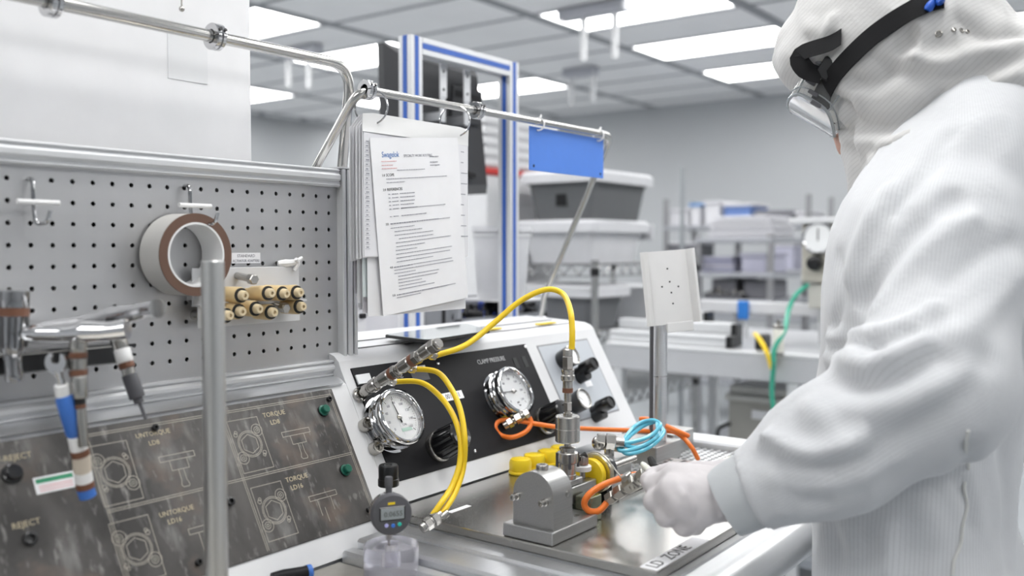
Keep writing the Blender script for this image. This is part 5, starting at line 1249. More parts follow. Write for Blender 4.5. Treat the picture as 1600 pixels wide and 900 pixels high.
top_boxes = [('white_box', 'white box at the left end of the back shelving top', 1046, 1074, 326, bw, bw), ('blue_lidded_box', 'pale box with a blue lid on the back shelving, behind the tablet holder', 1078, 1093, 318, bw, M('lid_blue', (.12, .30, .62), .4)), ('white_box', 'white box beside the blue-lidded box on the back shelving', 1100, 1124, 314, bw, bw), ('blue_box', 'blue box in the middle of the back shelving top', 1130, 1172, 318, M('box_blue', (.12, .20, .45), .5), bw), ('slate_tray', 'long dark slate tray on the back shelving top', 1178, 1240, 328, bgr, None), ('white_box', 'white box at the right end of the back shelving top', 1243, 1262, 330, bw, bw)]
for nm, lb_, xl, xr, yt, m1, m2 in top_boxes: fbox(nm, lb_, FXb + .04, xl, xr, zq, yt, m1, group='boxes on the back shelving', lid=m2)
zq2 = Xp(1150, 420, FXb).z
for xl, xr, yt, m1, lb_ in ((1044, 1086, 378, bgr, 'dark slate bin under the top shelf at the left end of the back shelving'), (1210, 1240, 380, bwl, 'lilac bin under the top shelf right of the stacked boxes')): fbox('storage_bin', lb_, FXb + .04, xl, xr, zq2, yt, m1, 'bin', group='bins on the back shelving', lid=bw)
# tall thin pole by the totes
pp = Dp(1066, 330, 4.9); po_ = thing('thin_pole', 'thin grey floor pole behind the totes', 'pole', (pp.x, pp.y, 0))
MB().cyl((pp.x, pp.y, .02), (pp.x, pp.y, Dp(1066, 262, 4.9).z), .013, n=10).build('pole', M('pole_grey', (.35, .37, .39), .4, .5), po_)
MB().lathe([(.14, 0), (.14, .012), (.03, .02)], (pp.x, pp.y, 0.001), n=20).build('pole_foot', blackm, po_)
# small clutter that fills the far benches
def clutter(name, lab, cat, x0, x1, y0, y1, z, n, mats, seed, hmax=.05):
    t = thing(name, lab, cat, ((x0 + x1) / 2, (y0 + y1) / 2, z))
    m = MB().box((x0, y0, z), (x1, y1, z + .012), .003); m.box((x0, y0, z), (x0 + .008, y1, z + .035)).box((x1 - .008, y0, z), (x1, y1, z + .035)).box((x0, y0, z), (x1, y0 + .008, z + .035)).box((x0, y1 - .008, z), (x1, y1, z + .035)); m.build('tray', mats[0], t)
    r = random.Random(seed)
    for q, mt in enumerate(mats[1:]):
        m = MB()
        for k in range(n):
            c = Vector((r.uniform(x0 + .03, x1 - .03), r.uniform(y0 + .03, y1 - .03), z + .013))
            if k % 2: m.cyl(c, c + Vector((r.uniform(-.02, .02), r.uniform(-.02, .02), r.uniform(.02, hmax))), r.uniform(.006, .014), n=8)
            else: m.box(c, c + Vector((r.uniform(.01, .04), r.uniform(.01, .04), r.uniform(.01, hmax))), .002)
        m.build('small_parts', mt, t, kind='stuff')
ya1, ya2 = Xp(1101, 466, FXa).y, Xp(1162, 466, FXa).y
clutter('parts_tray', 'tray of small dark parts on the lowest far shelf left of the blue clip', 'tray', FXa - .015, FXa + .045, ya2, ya1, zs3 + .001, 14, (darkgrey, nickel, blackm), 3)
yb_1, yb_2 = Xp(1045, 520, BX + .5).y, Xp(1098, 520, BX + .5).y
clutter('tool_tray', 'grey tray of metal parts on the far bench behind the tablet holder', 'tray', BX + .48, BX + .72, yb_2, yb_1, zt2 + .001, 22, (M('tray_grey', (.25, .26, .28), .5), nickel, blackm), 5, .10)
# ------------------------------------------------------------------ the operator: implicit surfaces meshed with surface nets
def v3(p): return np.array([p[0], p[1], p[2]], float)
def rcone(a, b, ra, rb, sc=None):
    a, b = v3(a), v3(b)
    def f(P):
        Q = P
        A, B = a, b
        if sc is not None:
            s = np.array(sc); Q = P * s; A, B = a * s, b * s
        d = B - A; t = np.clip(((Q - A) @ d) / (d @ d), 0, 1)
        return np.linalg.norm(Q - A - t[:, None] * d, axis=1) - (ra + (rb - ra) * t)
    return f
def ellip(c, r, R=None):
    c = v3(c); r = np.array(r, float); R = np.eye(3) if R is None else np.array([v3(x) for x in R])   # rows: local axes
    def f(P):
        q = (P - c) @ R.T; k = np.linalg.norm(q / r, axis=1); k2 = np.linalg.norm(q / (r * r), axis=1)
        return k * (k - 1) / np.maximum(k2, 1e-6)
    return f
def smin(a, b, k):
    h = np.clip(.5 + .5 * (b - a) / k, 0, 1); return b + (a - b) * h - k * h * (1 - h)
def union(parts):
    def f(P):
        d = None
        for g, k in parts: e = g(P); d = e if d is None else smin(d, e, k)
        return d
    return f
def grad(f, P, e=8e-4):
    G = np.stack([f(P + np.eye(3)[i] * e) - f(P - np.eye(3)[i] * e) for i in range(3)], 1) / (2 * e)
    return G
def surface_nets(f, lo, hi, h):
    lo, hi = np.array(lo, float), np.array(hi, float); n = np.ceil((hi - lo) / h).astype(int) + 1
    ax = [lo[i] + h * np.arange(n[i]) for i in range(3)]
    G = np.stack(np.meshgrid(*ax, indexing='ij'), -1)
    F = np.concatenate([f(G[i].reshape(-1, 3)) for i in range(n[0])]).reshape(n)
    S = F < 0
    c = np.zeros(n - 1, int)
    for i in (0, 1):
        for j in (0, 1):
            for k in (0, 1): c += S[i:n[0] - 1 + i, j:n[1] - 1 + j, k:n[2] - 1 + k]
    m = (c > 0) & (c < 8); idx = -np.ones(n - 1, int); idx[m] = np.arange(m.sum())
    V = (np.argwhere(m) + .5) * h + lo
    Fc = []
    for a in range(3):
        b, d = (a + 1) % 3, (a + 2) % 3
        sl0 = [slice(None)] * 3; sl1 = [slice(None)] * 3; sl0[a] = slice(0, -1); sl1[a] = slice(1, None)
        E = np.argwhere(S[tuple(sl0)] != S[tuple(sl1)])
        E = E[(E[:, b] > 0) & (E[:, d] > 0) & (E[:, b] < n[b] - 1) & (E[:, d] < n[d] - 1)]
        flip = S[tuple(sl0)][tuple(E.T)]
        q = []
        for ob, od in ((0, 0), (-1, 0), (-1, -1), (0, -1)):
            X = E.copy(); X[:, b] += ob; X[:, d] += od; q.append(idx[tuple(X.T)])
        q = np.stack(q, 1); q[~flip] = q[~flip][:, ::-1]; Fc.append(q)
    Fc = np.concatenate(Fc)
    for it in range(7):
        d = f(V); g = grad(f, V); V = V - g * (np.clip(d, -h, h) / np.maximum((g * g).sum(1), .2))[:, None] * .9
        if it in (1, 3): V = relax(V, Fc, 1)
    return V, Fc
def relax(V, Fc, it, w=.5):
    for _ in range(it):
        A = np.zeros_like(V); N = np.zeros(len(V))
        for k in range(4):
            np.add.at(A, Fc[:, k], V[Fc[:, (k + 1) % 4]] + V[Fc[:, (k + 3) % 4]]); np.add.at(N, Fc[:, k], 2)
        V = V * (1 - w) + A / np.maximum(N, 1)[:, None] * w
    return V
def vnormals(V, Fc):
    n = np.cross(V[Fc[:, 2]] - V[Fc[:, 0]], V[Fc[:, 3]] - V[Fc[:, 1]]); N = np.zeros_like(V)
    for k in range(4): np.add.at(N, Fc[:, k], n)
    return N / np.maximum(np.linalg.norm(N, axis=1), 1e-12)[:, None]
def bvh_of(V, Fc): return BVHTree.FromPolygons([tuple(p) for p in V], [tuple(int(i) for i in q) for q in Fc])
def hit(bvh, x, y):
    r = ray(x, y).normalized(); p, n, i, d = bvh.ray_cast(C0, r); return p, n
def seg_dist(P, pts):
    best = np.full(len(P), 9.0)
    for a, b in zip(pts[:-1], pts[1:]):
        d = b - a; t = np.clip(((P - a) @ d) / max(d @ d, 1e-9), 0, 1); best = np.minimum(best, np.linalg.norm(P - a - t[:, None] * d, axis=1))
    return best
FOLD = 1.5
def apply_folds(V, Fc, folds):
    bvh = bvh_of(V, Fc); N = vnormals(V, Fc); D = np.zeros(len(V))
    for pts, w, amp in folds:
        H = [hit(bvh, x, y)[0] for x, y in pts]; H = [v3(p) for p in H if p is not None]
        if len(H) < 2: continue
        H = [v3(p) for p in spline([Vector(p) for p in H], 5)]
        d = seg_dist(V, H); g = np.exp(-(d / w) ** 2); amp *= FOLD; D += amp * g - amp * .35 * np.exp(-(d / (w * 2.2)) ** 2)
    return V + N * D[:, None]
def wrinkle(V, N, sc, amp, seed, stretch=(1, 1, 1)):
    s = np.array(stretch) * sc
    d = np.array([mnoise.noise(Vector(p * s) + Vector((seed, seed * 2.3, 0))) for p in V])
    return V + N * (d * amp)[:, None]
def ridge(V, N, sc, amp, seed, stretch=(1, 1, 1)):
    s = np.array(stretch) * sc
    d = np.array([(1 - min(1, 2.2 * abs(mnoise.noise(Vector(p * s) + Vector((seed, 0, seed)))))) ** 2 - .3 for p in V])
    return V + N * (d * amp)[:, None]
def mesh_obj(name, V, Fc, mat, parent, attr=None):
    L = v3(ORG[parent]); me = bpy.data.meshes.new(name)
    me.from_pydata([tuple(p) for p in (V - L)], [], [tuple(int(i) for i in q) for q in Fc])
    me.polygons.foreach_set('use_smooth', [True] * len(me.polygons)); me.materials.append(mat)
    if attr is not None:
        a = me.attributes.new('weave', 'FLOAT', 'POINT'); a.data.foreach_set('value', attr.astype(np.float32))
    me.update(); o = bpy.data.objects.new(name, me); COL.objects.link(o); o.parent = parent; ORG[o] = ORG[parent]; return o
def fabric(name, col, pitch):
    m = M(name, col, .75, 0, .02, (30, 30, 30), bump=.55, bs=(120, 120, 120), sheen=.15)
    nt = m.node_tree; b = nt.nodes['Principled BSDF']; src = b.inputs['Base Color'].links[0].from_socket
    at = nt.nodes.new('ShaderNodeAttribute'); at.attribute_name = 'weave'
    mu = nt.nodes.new('ShaderNodeMath'); mu.operation = 'MULTIPLY'; mu.inputs[1].default_value = 2 * PI / pitch; nt.links.new(at.outputs['Fac'], mu.inputs[0])
    sn = nt.nodes.new('ShaderNodeMath'); sn.operation = 'SINE'; nt.links.new(mu.outputs[0], sn.inputs[0])
    mr = nt.nodes.new('ShaderNodeMapRange'); mr.inputs[1].default_value = .45; mr.inputs[2].default_value = .95; mr.inputs[4].default_value = .8; nt.links.new(sn.outputs[0], mr.inputs[0])
    mx = nt.nodes.new('ShaderNodeMix'); mx.data_type = 'RGBA'; mx.inputs[7].default_value = (*[c * .86 for c in col], 1)
    nt.links.new(mr.outputs[0], mx.inputs[0]); nt.links.new(src, mx.inputs[6]); nt.links.new(mx.outputs[2], b.inputs['Base Color']); return m
cloth = fabric('coverall_fabric', (.625, .635, .655), .0042); hoodM = fabric('hood_fabric', (.575, .570, .565), .0052)
gloveM = M('glove_nitrile', (.60, .57, .58), .42, 0, .03, (40, 40, 40), bump=.15, bs=(160, 160, 160))
cuffM = M('cuff_grey', (.50, .52, .535), .6, bump=.2, bs=(300, 300, 300))
skin = M('skin', (.58, .36, .29), .5, 0, .1, (40, 40, 40))

per = thing('person', 'operator in white striped coverall, hood, goggles and pale gloves, bending over the bench', 'person', (1.38, .28, 0))
# joints
S_ = Dp(1497, 352, 1.17); E_ = Dp(1450, 628, 1.075); W_l = Dp(1178, 764, 1.135)
mir = lambda p: Vector((2.70 - p[0], p[1], p[2]))
Sr, Er, Wr = mir(S_) + Vector((.02, 0, 0)), mir(E_), mir(W_l)
HC = Dp(1378, 80, 1.345)
pp_ = math.radians(56); yaw = math.radians(4)
hf_ = Vector((-math.sin(yaw) * math.cos(pp_), math.cos(yaw) * math.cos(pp_), -math.sin(pp_)))
hr_ = Vector((math.cos(yaw), math.sin(yaw), 0)); hu_ = hr_.cross(hf_)
HB = (hr_, hf_, hu_)
def HL(r, f, u): return HC + hr_ * r + hf_ * f + hu_ * u
NB = Vector((1.425, .235, 1.475))
# --- coverall
ys = 1.42
def tor(a, b, ra, rb): return rcone(a, b, ra, rb, (1, ys, 1))
legs = []
for hx in (1.265, 1.425):
    legs += [(rcone((hx, .285, .86), (hx, .30, .47), .105, .078), .03), (rcone((hx, .30, .47), (hx, .265, .10), .078, .068), .02)]
torso_f = union([(tor((1.335, .312, .86), (1.342, .314, 1.02), .178, .170), .05), (tor((1.342, .314, 1.02), (1.388, .290, 1.27), .170, .194), .06),
                 (tor((1.385, .285, 1.27), (1.42, .235, 1.41), .195, .150), .07), (rcone((1.41, .25, 1.39), (1.44, .225, 1.485), .125, .085), .06),
                 (rcone(S_ + Vector((.07, -.015, .03)), NB + Vector((.02, -.02, -.02)), .085, .080), .05), (rcone(Sr + Vector((-.07, -.015, .03)), NB + Vector((.02, -.02, -.02)), .085, .080), .05)] + legs)
arm_f = union([(rcone(S_, E_ + (S_ - E_) * .12, .086, .083), .03), (rcone(E_ + Vector((0, .005, .015)), E_ + (W_l - E_) * .55, .084, .072), .05), (rcone(E_ + (W_l - E_) * .55, W_l + (E_ - W_l) * .03, .072, .053), .04)])
armr_f = union([(rcone(Sr, Er, .086, .080), .03), (rcone(Er, Wr, .080, .052), .04)])
cov_f0 = lambda P: smin(smin(torso_f(P), arm_f(P), .010), armr_f(P), .010)
wdir_ = v3((W_l - E_).normalized()); wl_ = v3(W_l)
wdr_ = v3((Wr - Er).normalized()); wr2_ = v3(Wr)
def cov_f(P):
    d = cov_f0(P)
    # sleeves end in a flat hem
    for wd, w0 in ((wdir_, wl_), (wdr_, wr2_)):
        near = np.linalg.norm(P - w0, axis=1) < .11
        d = np.where(near, np.maximum(d, (P - w0) @ wd - .004), d)
    return d
Vc, Fcv = surface_nets(cov_f, (.93, .02, .03), (1.80, .60, 1.62), .0085)
folds = [([(1196, 684), (1216, 694), (1244, 708), (1280, 712), (1318, 700), (1345, 684)], .013, .014), ([(1200, 705), (1230, 726), (1275, 735), (1330, 722)], .014, -.010),
         ([(1262, 636), (1290, 655), (1310, 690), (1330, 730)], .015, .006), ([(1296, 560), (1340, 570), (1390, 556), (1440, 530)], .014, .010), ([(1300, 590), (1350, 605), (1410, 590), (1470, 560)], .016, -.009),
         ([(1300, 528), (1350, 522), (1410, 508), (1460, 480)], .010, .009), ([(1310, 548), (1370, 543), (1430, 522)], .009, -.008), ([(1330, 640), (1390, 640), (1450, 620), (1520, 585)], .016, .006),
         ([(1240, 745), (1290, 752), (1340, 745), (1400, 715)], .013, .006), ([(1220, 765), (1250, 785), (1290, 788)], .010, -.006), ([(1205, 720), (1215, 760), (1225, 795)], .010, .006),
         ([(1345, 470), (1390, 410), (1440, 350), (1490, 310)], .013, -.008), ([(1370, 480), (1420, 420), (1470, 370), (1520, 340)], .014, .008), ([(1400, 330), (1440, 275), (1480, 215)], .012, -.007),
         ([(1325, 440), (1340, 390), (1365, 340), (1390, 300)], .012, .007), ([(1312, 400), (1318, 460), (1305, 510)], .010, -.006), ([(1480, 440), (1530, 400), (1580, 380)], .016, -.007), ([(1500, 520), (1550, 480), (1590, 430)], .015, .006),
         ([(1400, 690), (1450, 660), (1500, 610), (1545, 560)], .016, -.006), ([(1520, 820), (1500, 760), (1515, 700)], .012, -.007), ([(1380, 830), (1390, 870), (1385, 899)], .014, .007), ([(1300, 820), (1310, 860), (1305, 899)], .014, -.006), ([(1450, 800), (1465, 850), (1460, 899)], .016, .006), ([(1570, 700), (1580, 800), (1575, 890)], .016, -.006)]
Vc = apply_folds(Vc, Fcv, folds)
Nc = vnormals(Vc, Fcv); Vc = wrinkle(Vc, Nc, 9, .007, 3.1, (1, 1, .6)); Vc = wrinkle(Vc, Nc, 24, .0022, 7.7, (1, 1, .7)); Vc = ridge(Vc, Nc, 10, .0042, 4.4, (1, 1, .7)); Vc = relax(Vc, Fcv, 1, .3)
da, dr_, dt = arm_f(Vc), armr_f(Vc), torso_f(Vc)
def around(P, a, b, r):
    a, b = v3(a), v3(b); d = (b - a) / np.linalg.norm(b - a); t = np.array([0, 0, 1.]) if abs(d[2]) < .8 else np.array([1., 0, 0])
    e1 = np.cross(d, t); e1 /= np.linalg.norm(e1); e2 = np.cross(d, e1); q = P - a; return np.arctan2(q @ e2, q @ e1) * r
u = around(Vc, (1.37, .29, .8), (1.40, .28, 1.4), .17)
isu = da < dt; upper = ((Vc - v3(E_)) @ v3((S_ - E_).normalized())) > .03
u = np.where(isu & upper, around(Vc, E_, S_, .085), u); u = np.where(isu & ~upper, around(Vc, E_, W_l, .075), u)
cv = mesh_obj('coverall', Vc, Fcv, cloth, per, u)
cov_bvh = bvh_of(Vc, Fcv)
# side seam with stitches on the coverall
sm = MB(); sps = [hit(cov_bvh, x, y) for x, y in ((1512, 672), (1508, 700), (1512, 730), (1506, 760), (1510, 790), (1503, 820), (1500, 850), (1490, 875), (1488, 899))]
sps = [p + n * .001 for p, n in sps if p is not None]
if len(sps) > 2: sm.tube(spline(sps, 5), .0022, 6); sm.build('side_seam', M('seam_thread', (.66, .66, .64), .7), cv)
# --- hood
hood_parts = [(ellip(HL(0, -.012, .018), (.098, .128, .128), HB), .0), (ellip(HL(0, .058, .080), (.070, .046, .046), HB), .04),
              (rcone(HL(0, -.03, -.05), NB + Vector((0, -.02, .042)), .090, .088), .06), (rcone(HL(0, .03, -.085), (1.405, .325, 1.385), .074, .085), .05), (rcone(Dp(1376, 195, 1.37), Dp(1381, 285, 1.345), .058, .042), .04), (rcone(HL(-.040, .048, -.015), HL(-.040, .040, -.05), .046, .046), .03),
              (rcone(HL(0, -.03, -.06), Vector((1.415, .29, 1.40)), .088, .100), .05), (rcone(NB + Vector((.0, -.05, .025)), Vector((1.455, .165, 1.485)), .078, .060), .05)]
hood_f = union(hood_parts)
Vh, Fh_ = surface_nets(hood_f, HC - Vector((.17, .32, .33)), HC + Vector((.25, .24, .24)), .0062)
hf = [([(1322, 180), (1350, 210), (1390, 225), (1430, 215), (1480, 180), (1530, 140), (1585, 118)], .013, .010), ([(1318, 160), (1340, 190), (1370, 205), (1420, 190), (1470, 155)], .012, -.008), ([(1340, 125), (1370, 130), (1400, 100), (1420, 60)], .013, -.010), ([(1405, 95), (1425, 90), (1470, 100), (1530, 85), (1590, 70)], .013, .010), ([(1360, 90), (1400, 110), (1440, 120), (1500, 110)], .012, -.006),
      ([(1300, 185), (1320, 215), (1345, 225), (1370, 260)], .010, .006), ([(1330, 165), (1335, 215), (1340, 270)], .009, -.006), ([(1350, 290), (1370, 250), (1400, 225), (1440, 200)], .010, .008), ([(1262, 60), (1275, 70), (1300, 60)], .008, -.006), ([(1255, 95), (1280, 80), (1300, 30)], .009, .006), ([(1420, 20), (1440, 50), (1425, 88)], .010, .006), ([(1500, 30), (1540, 60), (1590, 60)], .012, -.008)]
Vh = apply_folds(Vh, Fh_, hf); Nh = vnormals(Vh, Fh_); Vh = wrinkle(Vh, Nh, 16, .0045, 1.3); Vh = wrinkle(Vh, Nh, 45, .0018, 5.2); Vh = ridge(Vh, Nh, 13, .0045, 9.4); Vh = relax(Vh, Fh_, 1, .3)
uh = (Vh - v3(HC)) @ v3(hu_ * .9 - hf_ * .25)
hd = mesh_obj('hood', Vh, Fh_, hoodM, per, uh); hood_bvh = bvh_of(Vh, Fh_)
# gathered seam down the side of the hood
gsm = MB(); gp_ = [hit(hood_bvh, x, y) for x, y in ((1312, 62), (1322, 95), (1330, 118), (1345, 133), (1362, 146), (1380, 150))]
gp_ = [p + n * .0015 for p, n in gp_ if p is not None]
# --- body (face, neck, trunk and arms under the clothes)
face = union([(ellip(HL(0, .0, .028), (.070, .092, .098), HB), 0), (ellip(HL(0, .062, -.045), (.054, .055, .075), HB), .03), (ellip(HL(0, .075, -.098), (.032, .035, .026), HB), .03),
              (rcone(HL(0, .112, .005), HL(0, .140, -.036), .009, .013), .012), (rcone(HL(-.028, .108, .020), HL(.028, .108, .020), .012, .012), .015), (rcone(HL(-.045, .085, -.018), HL(.045, .085, -.018), .018, .018), .02),
              (rcone(HL(0, -.01, -.06), NB, .052, .058), .03), (rcone(NB, (1.40, .27, 1.15), .055, .085), .06), (rcone((1.39, .285, 1.25), (1.35, .30, .9), .085, .085), .05),
              (rcone(S_, E_, .05, .042), .04), (rcone(E_, W_l, .042, .028), .02), (rcone(Sr, Er, .05, .042), .04), (rcone(Er, Wr, .042, .028), .02), (rcone((1.27, .285, .86), (1.27, .29, .12), .08, .045), .04), (rcone((1.42, .285, .86), (1.42, .29, .12), .08, .045), .04)])
Vb, Fb = surface_nets(face, (.95, .08, .05), (1.78, .56, 1.80), .0085)
bo = mesh_obj('body', Vb, Fb, skin, per, None)
for sx in (-1, 1):
    e = MB().ball(HL(sx * .031, .104, .000), .0125, 14, 10).build('eye', M('eye_white', (.75, .74, .72), .15), bo)
    ec_ = HL(sx * .031, .1158, -.001); MB().lathe([(.0055, 0), (.0045, .0012), (.0001, .0016)], ec_, hf_, 14, c1=False).build('iris', M('iris_brown', (.06, .035, .02), .1), bo)
    br_ = [HL(sx * x, .117 - abs(x - .03) * .35, .028 + (.004 if .02 < x < .04 else 0)) for x in (.012, .022, .034, .046)]
    MB().tube(spline(br_, 4), .0028, 6).build('eyebrow', M('brow_hair', (.06, .045, .035), .8), bo)
    MB().ball(HL(sx * .073, -.008, -.012), (.010, .020, .032), 12, 8).build('ear', skin, bo)
MB().tube(spline([HL(-.022, .110, -.074), HL(0, .121, -.071), HL(.022, .110, -.074)], 5), .0045, 8).build('lips', M('lips', (.48, .22, .20), .5), bo)
mask_f = union([(ellip(HL(0, .084, -.070), (.056, .050, .060), HB), 0), (ellip(HL(0, .104, -.052), (.030, .032, .028), HB), .03)])
Vm, Fm_ = surface_nets(mask_f, HL(0, .09, -.06) - Vector((.1, .12, .12)), HL(0, .09, -.06) + Vector((.1, .12, .12)), .005)
mesh_obj('face_mask', Vm, Fm_, M('mask_white', (.66, .61, .57), .7, bump=.2, bs=(400, 400, 400)), per)
# --- goggles
clear = M('goggle_plastic', (.93, .95, .96), .06, trans=.92, ior=1.25); rimM = M('goggle_rim', (.50, .53, .55), .12, trans=.45)
gg = MB(); NR = 40
def gring(w, h, f0, bow, uc):
    P = []
    for k in range(NR):
        a = 2 * PI * k / NR; c, s = math.cos(a), math.sin(a); x = w * math.copysign(abs(c) ** .55, c); u_ = h * math.copysign(abs(s) ** .6, s)
        if s < 0: u_ += .012 * max(0, 1 - (x / (w * .35)) ** 2)
        P.append(HL(x, f0 - bow * (x / w) ** 2, uc + u_))
    return P
UC = .024
r_ = [gring(.079, .046, .082, .034, UC), gring(.083, .048, .090, .034, UC), gring(.081, .044, .128, .034, UC - .002), gring(.079, .042, .137, .032, UC - .002)]
V = [p for q in r_ for p in q]; Fq = [(i * NR + k, i * NR + (k + 1) % NR, (i + 1) * NR + (k + 1) % NR, (i + 1) * NR + k) for i in range(3) for k in range(NR)]
gg.add(V, Fq); gob = gg.build('goggles', clear, per, angle=60)
MB().tube(r_[3], .0024, 8, closed=True).build('lens_rim', rimM, gob); MB().tube(r_[1], .0026, 8, closed=True).build('face_flange', rimM, gob); MB().tube(r_[2], .0012, 6, closed=True).build('front_edge', rimM, gob)
em = MB()
for k in (3, 17, 23, 37): em.tube([r_[1][k], r_[2][k], r_[3][k]], .0014, 6)
em.build('shell_edges', rimM, gob, kind='stuff')
ln = MB(); cen_ = HL(0, .146, UC - .004); n = NR; ln.add(r_[3] + [HL(x, .145 - .032 * (x / .078) ** 2, UC - .004) for x in np.linspace(-.07, .07, 15)], [])
lens_V = []; lens_F = []
for i, x in enumerate(np.linspace(-.074, .074, 17)):
    hh = .040 * (1 - (abs(x) / .078) ** 6) ** .5
    for s in (1, -1): lens_V.append(HL(x, .1375 - .032 * (x / .078) ** 2, UC - .002 + s * hh + (.010 * max(0, 1 - (x / .027) ** 2) if s < 0 else 0)))
for i in range(16): lens_F.append((2 * i, 2 * i + 1, 2 * i + 3, 2 * i + 2))
MB().add(lens_V, lens_F).build('lens', clear, gob)
for sx in (-1, 1):
    MB().box((-.005, -.014, -.011), (.004, .016, .011), .002, M=frame(HL(sx * .085, .058, UC + .004), hr_, hf_)).build('strap_clip', blackp, gob)
    vb = MB()
    for q in range(3): vb.box((-.002, -.003, -.008), (.002, .003, .008), .001, M=frame(HL(sx * .0825, .085 + q * .011, UC + .014 - q * .012), hr_, hf_))
    vb.build('side_vents', darkgrey, gob, kind='stuff')
def ribbon(pts, w, bvh, off=.0022, flipn=False):
    H = []
    for x, y in pts:
        p, n_ = hit(bvh, x, y)
        if p is not None: H.append((p + n_ * off, n_))
    P = spline([h[0] for h in H], 5); m = MB(); V = []; Fq = []
    for i, p in enumerate(P):
        j = min(i // 5, len(H) - 1); n_ = H[j][1] if j + 1 >= len(H) else H[j][1].lerp(H[j + 1][1], (i % 5) / 5)
        t = (P[min(i + 1, len(P) - 1)] - P[max(i - 1, 0)]).normalized(); s = t.cross(n_).normalized()
        for o_ in (-1, 1): V.append(p + s * (w * .5 * o_))
        for o_ in (-1, 1): V.append(p + s * (w * .5 * o_) + n_.normalized() * .0018)
    for i in range(len(P) - 1):
        a = 4 * i; b = a + 4
        Fq += [(a, a + 1, b + 1, b), (a + 2, b + 2, b + 3, a + 3), (a, b, b + 2, a + 2), (a + 1, a + 3, b + 3, b + 1)]
    Fq += [(0, 2, 3, 1), (4 * len(P) - 4, 4 * len(P) - 3, 4 * len(P) - 1, 4 * len(P) - 2)]
    return m.add(V, Fq)
strapM = M('strap_elastic', (.009, .009, .010), .7, ior=1.25, bump=.15, bs=(600, 600, 600))
rib = ribbon([(1284, 160), (1292, 140), (1308, 115), (1332, 88), (1362, 60), (1392, 38), (1424, 18), (1450, 8), (1475, 3)], .0275, hood_bvh, .003)
rib.build('strap', strapM, gob)
lp = [hit(hood_bvh, x, y) for x, y in ((1300, 72), (1318, 58))]
lp = [p + n_ * .007 for p, n_ in lp if p is not None]
lpts = [HL(-.088, .070, UC + .004), HL(-.096, .074, UC + .026), HL(-.094, .060, UC + .046)] + lp
P = spline(lpts, 5); m = MB(); V = []; Fq = []
for i, p in enumerate(P):
    t = (P[min(i + 1, len(P) - 1)] - P[max(i - 1, 0)]).normalized(); s = t.cross(-hr_ * .85 - hf_ * .2 + hu_ * .3).normalized()
    V += [p - s * .0132, p + s * .0132, p - s * .0132 - hr_ * .0016, p + s * .0132 - hr_ * .0016]
for i in range(len(P) - 1):
    a = 4 * i; b = a + 4; Fq += [(a, a + 1, b + 1, b), (a + 2, b + 2, b + 3, a + 3), (a, b, b + 2, a + 2), (a + 1, a + 3, b + 3, b + 1)]
m.add(V, Fq).build('strap_loop', strapM, gob)
# cord lock and snaps on the hood
for x, y, r in ((1467, 53, .0048), (1490, 47, .0032), (1502, 48, .0040), (1511, 50, .0028)):
    p, n_ = hit(hood_bvh, x, y)
    if p is not None: MB().lathe([(r, -.001), (r, .0015), (r * .7, .0022), (r * .55, .0008), (.0001, .0008)], p, n_, 16, c1=False).build('snap', nickel, hd)
cl = MB()
for x, y, x2, y2 in ((1460, 8, 1448, 22), (1466, 6, 1473, 12), (1452, 4, 1470, 4)):
    p, n_ = hit(hood_bvh, x, y); q, n2 = hit(hood_bvh, x2, y2)
    if p is not None and q is not None: between(cl, p + n_ * .011, q + n2 * .009, [(.0025, 0), (.0055, .4), (.0060, .8), (.004, 1)], 12)
cl.build('cord_lock', M('cord_blue', (.02, .10, .50), .3), hd, kind='stuff')
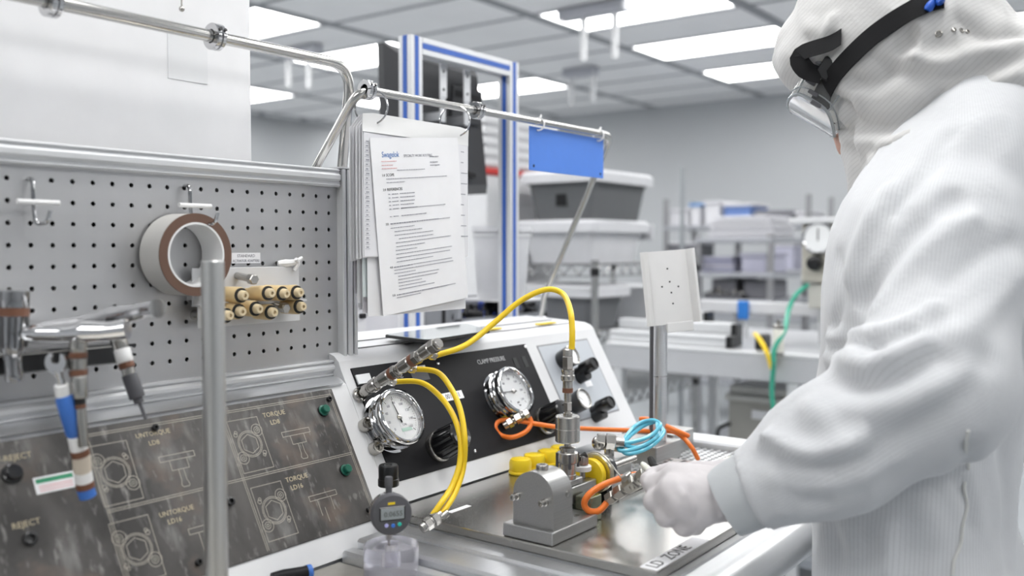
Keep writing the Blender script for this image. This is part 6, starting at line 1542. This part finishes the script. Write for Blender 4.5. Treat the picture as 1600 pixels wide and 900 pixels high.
# --- gloves
def hand(lf, tag_lab):
    W0 = lf(1166, 766, 1.155)
    J = {'index': [(1060, 744, 1.170), (1020, 758, 1.186), (1014, 750, 1.224), (1026, 740, 1.250)], 'middle': [(1052, 766, 1.146), (1024, 783, 1.164), (1036, 790, 1.208), (1064, 780, 1.222)],
         'ring': [(1066, 787, 1.134), (1041, 806, 1.152), (1058, 808, 1.200), (1086, 795, 1.212)], 'pinky': [(1092, 804, 1.136), (1069, 823, 1.150), (1086, 822, 1.192), (1110, 806, 1.204)]}
    RAD = {'index': (.0150, .0130, .0108, .0085), 'middle': (.0158, .0136, .0112, .009), 'ring': (.0150, .0132, .0108, .0088), 'pinky': (.0142, .0122, .0102, .008)}
    prims = [(rcone(lf(1176, 764, 1.140), W0, .040, .035), 0)]
    for f_, js in J.items():
        P = [lf(*j) for j in js]; R = RAD[f_]
        prims.append((rcone(W0, P[0], .026 if f_ in ('middle', 'ring') else .022, R[0] * 1.15), .016))
    T = [lf(1140, 744, 1.188), lf(1090, 737, 1.206), lf(1048, 736, 1.226), lf(1018, 740, 1.244)]
    prims += [(rcone(W0, T[0], .026, .020), .015), (rcone(T[0], T[1], .020, .0135), .012)]
    prims += [(rcone(lf(1130, 780, 1.165), lf(1085, 770, 1.180), .024, .022), .014)]
    for f_, js in J.items():
        P = [lf(*j) for j in js]; R = RAD[f_]
        for i in range(3): prims.append((rcone(P[i], P[i + 1], R[i], R[i + 1]), .005 if i else .009))
    prims += [(rcone(T[1], T[2], .0130, .0112), .005), (rcone(T[2], T[3], .0112, .0085), .004)]
    f = union(prims); pts = [lf(*j) for js in J.values() for j in js] + T + [W0, lf(1190, 760, 1.135)]
    lo = [min(p[i] for p in pts) - .05 for i in range(3)]; hi = [max(p[i] for p in pts) + .05 for i in range(3)]
    V, Fq = surface_nets(f, lo, hi, .0030); N = vnormals(V, Fq)
    V = wrinkle(V, N, 38, .0016, 2.2); V = wrinkle(V, N, 120, .0006, 4.1)
    return V, Fq, f
Vg, Fg, gf = hand(lambda x, y, d: Dp(x, y, d), '')
glove_folds = [([(1128, 735), (1134, 765), (1140, 800)], .004, -.0022), ([(1118, 733), (1122, 765), (1128, 805)], .004, .0018), ([(1140, 735), (1146, 765), (1150, 800)], .004, .002), ([(1080, 770), (1090, 800), (1100, 815)], .006, -.002), ([(1060, 755), (1068, 772)], .007, .002), ([(1072, 775), (1084, 792)], .007, .002)]
Vg = apply_folds(Vg, Fg, glove_folds)
gl = mesh_obj('glove', Vg, Fg, gloveM, per)
mesh_obj('glove', np.stack([2.70 - Vg[:, 0], Vg[:, 1], Vg[:, 2]], 1), Fg[:, ::-1], gloveM, per)
for (w0, e0) in ((W_l, E_), (Wr, Er)):
    d = (w0 - e0).normalized(); MB().lathe([(.047, -.035), (.0475, -.005), (.0455, .022), (.0430, .040), (.0395, .0405), (.039, .0)], w0, d, 36, False, False).build('glove_cuff', cuffM, per)
# shoe covers
for hx in (1.265, 1.425):
    MB().ball((hx, .31, .052), (.052, .140, .050), 20, 12).build('shoe_cover', M('shoe_cover_white', (.72, .72, .73), .6), per)
# white tie and black clip pinched in the glove
wt = thing('white_plastic_tab', 'white plastic tab pinched between the gloved thumb and finger', 'tab', Dp(1012, 736, 1.255))
between(MB(), Dp(1003, 724, 1.258), Dp(1024, 744, 1.236), [(.003, 0), (.0045, .2), (.0055, 1)], 10).build('tab', M('tab_cream', (.78, .78, .70), .35), wt)
bcp = thing('black_clip', 'small black clip lying between the slotted rail and the gloved hand', 'clip', Dp(1025, 728, 1.30))
between(between(MB(), Dp(1016, 716, 1.30), Dp(1022, 730, 1.285), [(.0045, 0), (.0055, .5), (.004, 1)], 10), Dp(1021, 727, 1.287), Dp(1036, 735, 1.275), [(.004, 0), (.0045, .5), (.003, 1)], 10).build('clip', rubber, bcp)
